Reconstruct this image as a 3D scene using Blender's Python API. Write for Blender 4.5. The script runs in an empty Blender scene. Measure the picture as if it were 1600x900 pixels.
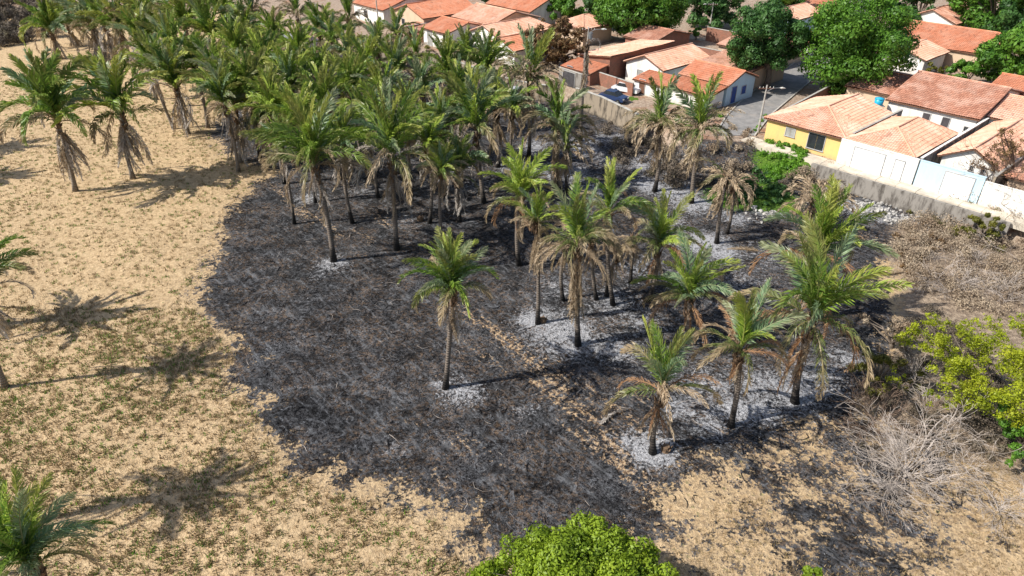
import bpy, math, random
import numpy as np
from mathutils import Vector, Matrix
random.seed(7); rng = np.random.default_rng(7)
sc = bpy.context.scene; COL = sc.collection
rad = math.radians
# ------------------------------------------------------------ camera, sky, sun, exposure
F, PITCH, CH = 1066., rad(32), 30.
cam = bpy.data.objects.new('camera', bpy.data.cameras.new('camera')); COL.objects.link(cam)
cam.data.sensor_width = 36; cam.data.lens = 36*F/1600; cam.data.clip_end = 3000
cam.location = (0, 0, CH); cam.rotation_euler = (rad(90)-PITCH, 0, 0); sc.camera = cam
w = bpy.data.worlds.new('World'); sc.world = w; w.use_nodes = True
sk = w.node_tree.nodes.new('ShaderNodeTexSky'); sk.sky_type = 'NISHITA'; sk.sun_disc = False
sk.sun_elevation = rad(45); sk.sun_rotation = rad(255); sk.air_density = 1.0; sk.dust_density = 1.5
w.node_tree.links.new(sk.outputs[0], w.node_tree.nodes['Background'].inputs[0])
w.node_tree.nodes['Background'].inputs[1].default_value = 0.105
sl = bpy.data.lights.new('sun', 'SUN'); sl.energy = 5.0; sl.angle = rad(0.5); sl.color = (1, .95, .87)
so = bpy.data.objects.new('sun', sl); COL.objects.link(so)
so.rotation_euler = Vector((-.966, -.259, 1)).to_track_quat('Z', 'Y').to_euler()
sc.view_settings.view_transform = 'Standard'; sc.view_settings.look = 'None'
sc.view_settings.exposure = 0.42; sc.view_settings.gamma = 1

# ------------------------------------------------------------ photograph pixel -> place on the ground
def ray(x, y):
    u = (x-800)/F; v = (450-y)/F
    return u, math.cos(PITCH)+v*math.sin(PITCH), -math.sin(PITCH)+v*math.cos(PITCH)
def G(x, y, z=0.):
    a, b, c = ray(x, y); t = (z-CH)/c
    return Vector((a*t, b*t, z))
def above(x, y, Y):
    a, b, c = ray(x, y); t = Y/b
    return Vector((a*t, Y, CH+c*t))

# ------------------------------------------------------------ object helpers
def link(o, parent=None):
    COL.objects.link(o)
    if parent is not None: o.parent = parent
    return o
def tag(o, label=None, cat=None, group=None, kind=None):
    if label: o['label'] = label
    if cat: o['category'] = cat
    if group: o['group'] = group
    if kind: o['kind'] = kind
    return o
def empty(name, loc, rz=0, **k):
    o = bpy.data.objects.new(name, None); link(o); o.location = loc; o.rotation_euler = (0, 0, rz)
    o.empty_display_size = .3
    return tag(o, **k)
class MB:
    def __init__(s): s.v = []; s.f = []; s.a = []
    def add(s, vs, fs, a=0.):
        n = len(s.v); s.v += [tuple(p) for p in vs]; s.f += [tuple(i+n for i in f) for f in fs]; s.a += [a]*len(vs)
    def box(s, x0, y0, z0, x1, y1, z1, a=0.):
        s.add([(x0,y0,z0),(x1,y0,z0),(x1,y1,z0),(x0,y1,z0),(x0,y0,z1),(x1,y0,z1),(x1,y1,z1),(x0,y1,z1)],
              [(0,3,2,1),(4,5,6,7),(0,1,5,4),(1,2,6,5),(2,3,7,6),(3,0,4,7)], a)
    def tube(s, pts, rads, n=6, cap=True, a=0.):
        pts = [Vector(p) for p in pts]; vs = []; fs = []
        for i, p in enumerate(pts):
            d = (pts[min(i+1, len(pts)-1)]-pts[max(i-1, 0)])
            if d.length < 1e-6: d = Vector((0, 0, 1))
            d.normalize(); x = d.orthogonal().normalized() if abs(d.z) < .9 else Vector((1,0,0)).cross(d).normalized()
            if abs(d.z) >= .9: x = Vector((0,1,0)).cross(d).normalized()
            y = d.cross(x)
            for k in range(n):
                t = 2*math.pi*k/n; vs.append(p+(x*math.cos(t)+y*math.sin(t))*rads[i])
        for i in range(len(pts)-1):
            for k in range(n):
                a0 = i*n+k; a1 = i*n+(k+1) % n; fs.append((a0, a1, a1+n, a0+n))
        if cap: fs.append(tuple(range(n))[::-1]); fs.append(tuple((len(pts)-1)*n+k for k in range(n)))
        s.add(vs, fs, a)
    def build(s, name, mat, parent=None, smooth=False, attr=None, loc=None):
        me = bpy.data.meshes.new(name); me.from_pydata(s.v, [], s.f); me.materials.append(mat)
        if attr:
            at = me.attributes.new(attr, 'FLOAT', 'POINT'); at.data.foreach_set('value', s.a)
        if smooth: me.polygons.foreach_set('use_smooth', [True]*len(me.polygons))
        o = bpy.data.objects.new(name, me); link(o, parent)
        if loc is not None: o.location = loc
        return o
def np_mesh(name, V, Fq, attrs=None, mat=None, smooth=False):
    """V (n,3), Fq (m,k): every face has k corners"""
    me = bpy.data.meshes.new(name); m, k = Fq.shape
    me.vertices.add(len(V)); me.vertices.foreach_set('co', V.astype(np.float32).ravel())
    me.loops.add(m*k); me.loops.foreach_set('vertex_index', Fq.astype(np.int32).ravel())
    me.polygons.add(m); me.polygons.foreach_set('loop_start', np.arange(0, m*k, k, dtype=np.int32))
    me.polygons.foreach_set('loop_total', np.full(m, k, dtype=np.int32))
    if smooth: me.polygons.foreach_set('use_smooth', np.ones(m, dtype=bool))
    me.update(calc_edges=True)
    for n_, val in (attrs or {}).items():
        at = me.attributes.new(n_, 'FLOAT', 'POINT'); at.data.foreach_set('value', val.astype(np.float32))
    if mat: me.materials.append(mat)
    return me
def np_obj(name, me, parent=None): return link(bpy.data.objects.new(name, me), parent)

# ------------------------------------------------------------ node helper
class NT:
    def __init__(s, name):
        s.m = bpy.data.materials.new(name); s.m.use_nodes = True; s.t = s.m.node_tree
        s.b = s.t.nodes['Principled BSDF']; s.out = s.t.nodes['Material Output']
        s.b.inputs['Roughness'].default_value = .85; s.b.inputs['Specular IOR Level'].default_value = .3
    def n(s, typ, **k):
        o = s.t.nodes.new(typ)
        for a, b in k.items(): setattr(o, a, b)
        return o
    def l(s, a, b): s.t.links.new(a, b)
    def put(s, sock, v):
        if hasattr(v, 'is_linked') or hasattr(v, 'links'): s.l(v, sock)
        else: sock.default_value = v
    def coord(s, k='Object'): 
        if not hasattr(s, 'tc'): s.tc = s.n('ShaderNodeTexCoord')
        return s.tc.outputs[k]
    def mapping(s, vec, scale=(1,1,1), rot=(0,0,0)):
        m = s.n('ShaderNodeMapping'); s.l(vec, m.inputs[0]); m.inputs['Scale'].default_value = scale; m.inputs['Rotation'].default_value = rot
        return m.outputs[0]
    def noise(s, scale, detail=3, rough=.6, vec=None, dist=0):
        o = s.n('ShaderNodeTexNoise'); o.inputs['Scale'].default_value = scale; o.inputs['Detail'].default_value = detail
        o.inputs['Roughness'].default_value = rough; o.inputs['Distortion'].default_value = dist
        s.l(vec if vec is not None else s.coord(), o.inputs['Vector']); return o.outputs['Fac']
    def voro(s, scale, vec=None, out='Distance', feature='F1'):
        o = s.n('ShaderNodeTexVoronoi', feature=feature); o.inputs['Scale'].default_value = scale
        s.l(vec if vec is not None else s.coord(), o.inputs['Vector']); return o.outputs[out]
    def attr(s, name): 
        o = s.n('ShaderNodeAttribute', attribute_name=name); return o.outputs['Fac']
    def math(s, op, a, b=0., c=0., clamp=False):
        o = s.n('ShaderNodeMath', operation=op, use_clamp=clamp)
        for i, v in enumerate((a, b, c)): s.put(o.inputs[i], v)
        return o.outputs[0]
    def ss(s, v, lo, hi):
        o = s.n('ShaderNodeMapRange', interpolation_type='SMOOTHSTEP'); s.put(o.inputs[0], v)
        o.inputs[1].default_value = lo; o.inputs[2].default_value = hi; return o.outputs[0]
    def mix(s, f, a, b, mode='MIX'):
        o = s.n('ShaderNodeMix', data_type='RGBA', blend_type=mode); s.put(o.inputs[0], f)
        for i, v in ((6, a), (7, b)):
            s.put(o.inputs[i], v if not isinstance(v, tuple) else (*v, 1)[:4])
        return o.outputs[2]
    def color(s, v): s.put(s.b.inputs['Base Color'], v if not isinstance(v, tuple) else (*v, 1)[:4]); return s
    def bump(s, h, strength=.4, dist=.05):
        o = s.n('ShaderNodeBump'); o.inputs['Strength'].default_value = strength; o.inputs['Distance'].default_value = dist
        s.l(h, o.inputs['Height']); s.l(o.outputs[0], s.b.inputs['Normal']); return s
    def rnd(s):
        return s.n('ShaderNodeObjectInfo').outputs['Random']
    def translucent(s, col, amt):
        t = s.n('ShaderNodeBsdfTranslucent'); s.put(t.inputs[0], col if not isinstance(col, tuple) else (*col, 1)[:4])
        m = s.n('ShaderNodeMixShader'); m.inputs[0].default_value = amt
        s.l(s.b.outputs[0], m.inputs[1]); s.l(t.outputs[0], m.inputs[2]); s.l(m.outputs[0], s.out.inputs[0]); return s

def mat_plain(name, col, rough=.8, var=.25, scale=1.5, spec=.3, metal=0, bump=0):
    t = NT(name); n = t.noise(scale, 5); f = t.ss(n, .3, .7)
    t.color(t.mix(f, tuple(c*(1-var) for c in col), tuple(min(1, c*(1+var*.6)) for c in col)))
    t.b.inputs['Roughness'].default_value = rough; t.b.inputs['Specular IOR Level'].default_value = spec
    t.b.inputs['Metallic'].default_value = metal
    if bump: t.bump(t.noise(scale*14, 3), bump, .02)
    return t.m
def mat_wall(name, col, dirt=(.30,.25,.2), amt=.35):
    t = NT(name); v = t.mapping(t.coord(), (1.2, 1.2, .35))
    n = t.noise(1.3, 6, .7, v); f = t.math('MULTIPLY', t.ss(n, .44, .64), amt)
    sp = t.n('ShaderNodeSeparateXYZ'); t.l(t.coord(), sp.inputs[0])
    low = t.math('MULTIPLY', t.ss(t.math('ADD', sp.outputs[2], t.math('MULTIPLY', t.noise(2.5, 4), .9)), 1.15, .35), amt*1.3, clamp=True)
    t.color(t.mix(low, t.mix(f, col, dirt), dirt)); t.bump(t.noise(25, 4), .25, .01); t.b.inputs['Roughness'].default_value = .9
    return t.m
def mat_roof(name, c0, c1, c2):
    t = NT(name); a = t.attr('tint'); n = t.noise(.45, 4, .6); n2 = t.noise(6, 3)
    c = t.mix(t.math('ADD', .2, t.math('MULTIPLY', t.ss(a, .1, .9), .6)), c0, c1)
    c = t.mix(t.math('MULTIPLY', t.ss(n, .42, .66), .75), c, c2); c = t.mix(t.math('MULTIPLY', t.ss(t.noise(1.1, 5, .7), .52, .7), .45), c, tuple(k*.55 for k in c0))
    c = t.mix(t.math('MULTIPLY', t.ss(a, .95, .97), .45), c, (.20, .09, .06)); c = t.mix(t.math('MULTIPLY', t.ss(n2, .55, .8), .4), c, (.25, .14, .10))
    t.color(c); t.bump(n2, .2, .02); t.b.inputs['Roughness'].default_value = .85; return t.m
def mat_leaf(name, dark, light, accent, trans=.28, rough=.5, spec=.35):
    t = NT(name); a = t.attr('tint'); n = t.noise(.55, 3)
    c = t.mix(t.ss(a, 0, 1), dark, light); c = t.mix(t.math('MULTIPLY', t.ss(n, .5, .75), .5), c, accent)
    t.color(c); t.b.inputs['Roughness'].default_value = rough; t.b.inputs['Specular IOR Level'].default_value = spec
    t.translucent(c, trans); return t.m
def mat_frond(name, c0, c1, tip, rach, tipamt, trans=.38, rough=.40, spec=.4, grn=None):
    """attributes t = 0..1 along the frond, tint = leaflet variation, rib = 1 on the rachis"""
    t = NT(name); T = t.attr('t'); a = t.attr('tint'); r = t.rnd()
    c = t.mix(t.math('ADD', t.math('MULTIPLY', r, .5), t.math('MULTIPLY', t.ss(a, .1, .95), .6)), c0, c1)
    n = t.noise(1.6, 4)
    e = t.math('ADD', t.math('MULTIPLY', t.attr('edge'), .35), t.math('ADD', t.math('MULTIPLY', T, .6), t.math('MULTIPLY', t.math('SUBTRACT', n, .5), .9)))
    e = t.math('ADD', e, t.math('MULTIPLY', t.math('FRACT', t.math('MULTIPLY', r, 7.3)), .35))
    c = t.mix(t.math('MULTIPLY', t.ss(e, .62, .95), tipamt, clamp=True), c, tip)
    if grn: c = t.mix(t.math('MULTIPLY', t.ss(t.math('ADD', T, t.math('MULTIPLY', t.math('SUBTRACT', n, .5), .6)), .75, .35), .85), c, grn)
    c = t.mix(t.attr('rib'), c, rach); t.color(c)
    t.b.inputs['Roughness'].default_value = rough; t.b.inputs['Specular IOR Level'].default_value = spec
    t.translucent(c, trans); return t.m
M = {}
M['white'] = mat_wall('white_plaster', (.78,.77,.73)); M['yellow'] = mat_wall('yellow_plaster', (.74,.52,.20), amt=.2)
M['blue'] = mat_wall('pale_blue_plaster', (.50,.66,.76), amt=.15); M['cream'] = mat_wall('cream_plaster', (.60,.45,.32))
M['grey'] = mat_wall('grey_render', (.27,.25,.225), (.07,.06,.052), .85); M['stained'] = mat_wall('stained_render', (.30,.25,.19), (.05,.042,.035), .9)
def mat_brick():
    t = NT('raw_brick'); b = t.n('ShaderNodeTexBrick'); b.inputs['Scale'].default_value = 1
    for k, v in (('Brick Width', .3), ('Row Height', .2), ('Mortar Size', .012)): b.inputs[k].default_value = v
    b.inputs['Color1'].default_value = (.33,.13,.08,1); b.inputs['Color2'].default_value = (.24,.10,.06,1); b.inputs['Mortar'].default_value = (.25,.2,.17,1)
    sp = t.n('ShaderNodeSeparateXYZ'); t.l(t.coord(), sp.inputs[0]); cb = t.n('ShaderNodeCombineXYZ')
    t.l(t.math('ADD', sp.outputs[0], sp.outputs[1]), cb.inputs[0]); t.l(sp.outputs[2], cb.inputs[1]); t.l(cb.outputs[0], b.inputs['Vector'])
    t.color(t.mix(t.ss(t.noise(.8, 4), .4, .7), b.outputs[0], (.20,.11,.08))); t.bump(b.outputs['Fac'], -.4, .02); return t.m
M['brick'] = mat_brick()
M['roofA'] = mat_roof('terracotta_pale', (.60,.31,.20), (.74,.43,.30), (.78,.50,.38))
M['roofB'] = mat_roof('terracotta_orange', (.52,.19,.10), (.62,.26,.15), (.62,.32,.21))
M['roofC'] = mat_roof('terracotta_weathered', (.38,.17,.11), (.60,.30,.20), (.66,.42,.32))
M['wood'] = mat_plain('brown_wood', (.16,.08,.05)); M['darkdoor'] = mat_plain('dark_door', (.07,.065,.07), .5)
M['bluepaint'] = mat_plain('blue_paint', (.03,.08,.30), .5); M['shutter'] = mat_plain('grey_shutter', (.30,.30,.28))
M['garage'] = mat_plain('white_metal_door', (.80,.80,.79), .45, .06); M['frame'] = mat_plain('frame_grey', (.42,.42,.42))
M['glass'] = mat_plain('window_dark_glass', (.03,.035,.04), .12, spec=.6); M['concrete'] = mat_plain('concrete', (.42,.40,.36), var=.3, bump=.2)
M['pave'] = mat_plain('sidewalk_concrete', (.56,.50,.41), var=.22, scale=.9, bump=.2)
M['tank'] = mat_plain('blue_tank_plastic', (.03,.36,.55), .35, .1); M['metal'] = mat_plain('dull_metal', (.22,.23,.24), .5, metal=.4)
M['carwhite'] = mat_plain('car_paint_white', (.70,.71,.73), .22, .03, spec=.6); M['cardark'] = mat_plain('car_paint_navy', (.03,.05,.12), .2, .05, spec=.6)
M['cartrim'] = mat_plain('car_paint_silver', (.42,.45,.50), .25, .03, spec=.6); M['rubber'] = mat_plain('rubber', (.02,.02,.02)); M['lamp'] = mat_plain('lamp_glass', (.6,.6,.55), .1)
M['leaf_mango'] = mat_leaf('mango_leaf', (.022,.068,.015), (.075,.175,.04), (.11,.22,.045))
M['leaf_bright'] = mat_leaf('bright_leaf', (.04,.115,.014), (.13,.28,.028), (.19,.34,.035))
M['leaf_lime'] = mat_leaf('lime_leaf', (.12,.20,.012), (.29,.40,.03), (.38,.45,.04), .35)
M['leaf_acacia'] = mat_leaf('yellow_green_leaf', (.16,.21,.012), (.46,.52,.03), (.50,.45,.05), .4)
M['leaf_olive'] = mat_leaf('olive_leaf', (.07,.08,.012), (.20,.19,.03), (.28,.22,.05))
M['leaf_rust'] = mat_leaf('dry_brown_leaf', (.10,.055,.025), (.24,.15,.07), (.12,.14,.03), .2, .8)
M['leaf_pale'] = mat_leaf('dry_pale_leaf', (.20,.145,.10), (.46,.38,.28), (.36,.25,.16), .2, .85, .15)
M['leaf_grey'] = mat_leaf('grey_scrub_leaf', (.085,.07,.055), (.20,.165,.13), (.13,.125,.06), .15, .9, .1)
M['leaf_grass'] = mat_leaf('fresh_green_grass', (.06,.16,.015), (.17,.36,.03), (.22,.38,.04), .35)
M['straw'] = mat_leaf('dry_straw', (.24,.16,.08), (.46,.34,.19), (.36,.24,.12), .2, .85, .2)
M['tuft'] = mat_leaf('dry_tuft_grass', (.17,.12,.055), (.46,.34,.19), (.28,.23,.09), .25, .85, .2)
M['char'] = mat_plain('charred_stubble', (.018,.017,.018), .95, .4); M['ashy'] = mat_plain('white_ash', (.42,.43,.45), .95, .3)
M['bark'] = mat_plain('grey_bark', (.19,.155,.125), .95, .4, 3, .1, bump=.5); M['twig'] = mat_plain('pale_dry_branch', (.40,.35,.31), .9, .35, 2, .1)
M['browntwig'] = mat_plain('brown_twig', (.17,.12,.09), .9, .3, 2, .1); M['rock'] = mat_plain('broken_plaster', (.40,.385,.36), .9, .6, 3)
def mat_trunk(name, c0, c1, char):
    t = NT(name); sp = t.n('ShaderNodeSeparateXYZ'); t.l(t.coord(), sp.inputs[0])
    wv = t.n('ShaderNodeTexWave', bands_direction='Z'); wv.inputs['Scale'].default_value = 1.6; wv.inputs['Distortion'].default_value = 2.5
    t.l(t.coord(), wv.inputs[0]); c = t.mix(t.noise(4, 4), c0, c1); c = t.mix(t.math('MULTIPLY', wv.outputs['Fac'], .45), c, tuple(k*.45 for k in c0))
    if char:
        f = t.ss(t.math('ADD', sp.outputs[2], t.math('MULTIPLY', t.noise(1.2, 4), 3.5)), 3.9, 2.2)
        c = t.mix(t.math('MULTIPLY', f, .93), c, (.014,.013,.013))
    t.color(c); t.bump(wv.outputs['Fac'], .6, .05); t.b.inputs['Roughness'].default_value = .95; return t.m
M['trunk'] = mat_trunk('palm_trunk', (.20,.165,.135), (.30,.26,.21), False); M['trunk_char'] = mat_trunk('charred_palm_trunk', (.15,.12,.10), (.26,.22,.18), True)
M['boots'] = mat_plain('palm_leaf_bases', (.17,.115,.075), .95, .5, 5, .1, bump=.8)
M['f_green'] = mat_frond('frond_green', (.055,.14,.020), (.25,.36,.06), (.30,.24,.10), (.22,.28,.08), .55)
M['f_bright'] = mat_frond('frond_bright', (.14,.26,.03), (.42,.52,.08), (.38,.34,.10), (.34,.38,.10), .6, .3)
M['f_blue'] = mat_frond('frond_bluish', (.10,.20,.085), (.32,.43,.24), (.36,.30,.18), (.30,.32,.16), .5)
M['f_half'] = mat_frond('frond_half_dry', (.25,.19,.11), (.40,.31,.19), (.45,.35,.22), (.34,.28,.14), .6, grn=(.12,.18,.04))
M['f_dry'] = mat_frond('frond_dry', (.20,.14,.085), (.52,.41,.28), (.58,.48,.35), (.30,.22,.14), .5, .15, .8, .15)
M['f_grey'] = mat_frond('frond_dead_grey', (.25,.215,.18), (.54,.49,.44), (.60,.56,.51), (.26,.21,.17), .5, .15, .8, .15)
M['f_rust'] = mat_frond('frond_scorched', (.20,.10,.05), (.40,.24,.13), (.46,.33,.20), (.34,.20,.11), .5, .15, .8, .15)

# ------------------------------------------------------------ town frame: u along the house fronts, v away from them
O = G(1200, 215, 2.); TA = rad(-49); Ud = Vector((math.cos(TA), math.sin(TA), 0)); Vd = Vector((-math.sin(TA), math.cos(TA), 0))
TZ = 2.0
def T(u, v, z=TZ): p = O+Ud*u+Vd*v; return Vector((p.x, p.y, z))
# ------------------------------------------------------------ ground
def sd_poly(X, Y, P):
    """signed distance to a polygon, positive inside"""
    d = np.full(X.shape, 1e9); ins = np.zeros(X.shape, bool); n = len(P)
    for i in range(n):
        ax, ay = P[i][0], P[i][1]; bx, by = P[(i+1) % n][0], P[(i+1) % n][1]; ex, ey = bx-ax, by-ay
        t = np.clip(((X-ax)*ex+(Y-ay)*ey)/(ex*ex+ey*ey+1e-9), 0, 1)
        d = np.minimum(d, np.hypot(X-ax-t*ex, Y-ay-t*ey))
        c = ((ay > Y) != (by > Y)) & (X < (bx-ax)*(Y-ay)/((by-ay) if abs(by-ay) > 1e-9 else 1e-9)+ax); ins ^= c
    return np.where(ins, d, -d)
def vnoise(X, Y, s, seed=0):
    r = np.random.default_rng(seed); g = r.random((256, 256)); x = X/s; y = Y/s; i = np.floor(x).astype(int); j = np.floor(y).astype(int)
    fx = x-i; fy = y-j; fx = fx*fx*(3-2*fx); fy = fy*fy*(3-2*fy); i &= 255; j &= 255; i1 = (i+1) & 255; j1 = (j+1) & 255
    return g[i,j]*(1-fx)*(1-fy)+g[i1,j]*fx*(1-fy)+g[i,j1]*(1-fx)*fy+g[i1,j1]*fx*fy
edge_px = [(-500,18),(300,16),(480,40),(560,72),(700,92),(800,128),(905,145),(985,180),(1050,215),(1150,222),(1200,222)]
town_edge = [G(x, y, TZ) for x, y in edge_px]+[T(8.9,-3.2), T(19,-3.2), T(27,-3.2), T(60,-3.2)]
TOWN = [(p.x, p.y) for p in town_edge]+[(700, 0), (700, 900), (-900, 900), (-900, town_edge[0].y)]
SLOPE = [G(*p) for p in [(985,170),(1040,225),(1130,300),(1230,310),(1285,275),(1290,240),(1150,200)]]
BURN = [G(*p) for p in [(432,268),(400,285),(352,338),(335,400),(300,470),(330,500),(378,560),(350,585),(400,630),(430,680),(455,730),(530,765),(640,788),(712,820),(700,850),
        (740,880),(1040,872),(1085,850),(1100,790),(1190,775),(1215,850),(1290,885),(1410,890),(1440,860),(1500,835),(1530,790),(1500,720),(1400,700),(1340,640),(1390,560),(1400,480),(1385,430),(1450,380),(1490,345),
        (1300,290),(1200,240),(1000,200),(900,150),(800,120),(680,85),(560,60),(470,22),(410,30),(420,90),(350,160),(330,215),(360,240)]]
BRUSH = [G(*p) for p in [(1400,350),(1490,335),(1600,345),(1900,400),(1900,760),(1600,760),(1560,740),(1500,720),(1400,690),(1350,620),(1400,540),(1410,450),(1390,400)]]
TAN = [(870,625,2.4,.5,1),(930,700,2.6,.45,1),(985,735,2,.5,1),(830,560,2.4,.5,1),(900,590,2.6,.4,.9),(965,640,2.6,.45,.9),(1010,680,2.,.5,.8),(1000,760,1.6,.6,.8),(760,560,2,.5,.7),(440,300,2,.5,1),(520,360,2.4,.5,.9),(700,760,1.6,.5,.7),(650,660,1.6,.4,.5),(760,700,1.6,.4,.5),(860,590,2.2,1.0,1),(790,530,2.6,1.0,1),(905,640,2.2,.9,1),(960,700,1.8,.8,1),(745,500,2.2,.9,.8),(470,330,2.4,.8,1),(500,345,1.6,.6,.9),(600,345,2.,.9,.7),(570,370,1.8,.7,.6),
       (720,690,1.2,.8,.5),(1180,700,1.6,1.1,.8),(1260,690,2,1.4,.8),(1150,770,2.6,1.2,.9),(1300,720,1.6,1.2,.6),(1110,600,1.2,1,.5),(1000,620,1.2,.8,.6),(1380,790,1.4,1,.5),(1345,370,2.2,1.4,.7),(540,730,1.6,.6,.6),(640,740,1.4,.7,.5),(1225,740,1.8,.9,.7)]
ASH = [(722,612,1.5,.8),(690,600,.8,.6),(1020,705,1.5,1),(985,690,1.2,.7),(1060,640,1.6,.6),(880,520,3.2,.8),(960,545,2.2,.7),(838,500,1.8,.9),(905,535,1.5,.8),(960,470,2.2,.7),(1180,600,2.4,.7),(1150,640,1.6,.8),(1240,610,2.4,.8),
       (1090,520,2,.5),(1100,380,2.6,.9),(1130,395,2.0,.8),(1080,320,2.4,.9),(1150,340,2.,.7),(1200,330,1.5,1),(1050,345,2,.6),(520,415,1.5,.8),(480,310,1.6,.7),(1010,290,2.5,.8),(900,230,3.5,.8),(840,230,3,.7),(960,250,3,.6),
       (1360,330,2.5,.9),(1310,320,2,.8),(1420,345,1.8,.8),(560,300,1.6,.5),(640,345,1.8,.4),(820,640,1.,.5),(620,700,1,.4),(440,55,3.5,1),(1000,500,3,.55),(1100,600,3,.55),(1080,440,3,.5),(1150,440,4,.45),(1000,420,3,.5),(880,450,3,.45),(700,260,4,.4),(1200,400,3,.45),(1100,660,2,.6),(1280,590,2.4,.7),(930,300,3,.7),(1020,260,3.4,.8),(880,270,3.5,.8),(960,215,3,.7),(1060,300,3,.8),(800,260,3,.6),(740,290,3,.4),(870,330,3,.5),(500,430,1,.5),(1270,470,1.6,.5),(1190,640,1.6,.8),(1320,560,1.6,.6),(600,560,1,.3)]
DARK = [(900,570,3,1)]
def fine(a, b, s, lo, hi, k=12):
    c = np.arange(a, b+s/2, s); l = a-(a-lo)*np.linspace(1, 0, k, endpoint=False)**2; r = b+(hi-b)*np.linspace(0, 1, k+1)[1:]**2
    return np.concatenate([l, c, r])
xs = fine(-80, 90, .5, -900, 900); ys = fine(14, 150, .5, -60, 1300)
X, Y = np.meshgrid(xs, ys)
def terrain(X, Y):
    d = sd_poly(X, Y, TOWN); sl = sd_poly(X, Y, [(p.x, p.y) for p in SLOPE])
    wall = np.clip((d-.5)/.9, 0, 1); slope = np.clip((d+6)/7., 0, 1); slope = slope*slope*(3-2*slope)
    k = np.clip(sl/2+.4, 0, 1); h = TZ*(wall*(1-k)+np.maximum(slope, wall)*k)
    h = h+(1-wall)*((vnoise(X, Y, 5., 3)-.5)*.22+(vnoise(X, Y, 1.3, 4)-.5)*.10)
    return h, d, sl
H, dT, dS = terrain(X, Y)
burn = sd_poly(X, Y, [(p.x, p.y) for p in BURN]); brush = sd_poly(X, Y, [(p.x, p.y) for p in BRUSH])
ca, sa = math.cos(rad(-50)), math.sin(rad(-50))          # direction of the old plough rows
def blob(px, py, r1, r2, stretch=True):
    p = G(px, py); dx = X-p.x; dy = Y-p.y
    if stretch: a = dx*ca+dy*sa; b = -dx*sa+dy*ca; return np.exp(-(a/r1)**2-(b/r2)**2)
    return np.exp(-(dx*dx+dy*dy)/r1**2)
ash = np.zeros_like(X); tan = np.zeros_like(X)
for px, py, r, s in ASH: ash = np.maximum(ash, s*blob(px, py, r*1.15, r*1.15, False))
for px, py, r1, r2, s in TAN: tan = np.maximum(tan, s*blob(px, py, r1*1.4, r2*.8))
for px, py, r, s in [(1150,770,4,2.5),(1260,700,3,2.2),(1300,860,3.5,1.8),(1250,820,3,1.2),(470,340,3,1.2),(1380,440,3,1.),(700,800,3,.8),(560,740,3,.8)]: burn = burn-s*blob(px, py, r, r, False)
for px, py, r, v in [(1190,800,4.2,-.05),(1110,840,3,-.6),(1260,690,3,.2),(1280,760,3,.1),(1290,850,2.2,.7),(1240,810,1.4,.5),(1350,860,2.2,.9),(1400,780,2.0,.8),(1440,830,1.6,.6),(1500,800,2.5,-.8)]:
    kk = blob(px, py, r, r, False)**.7; burn = burn*(1-kk)+v*kk
ny, nx = X.shape; idx = np.arange(nx*ny).reshape(ny, nx)
Fq = np.stack([idx[:-1,:-1], idx[:-1,1:], idx[1:,1:], idx[1:,:-1]], -1).reshape(-1, 4)
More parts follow.
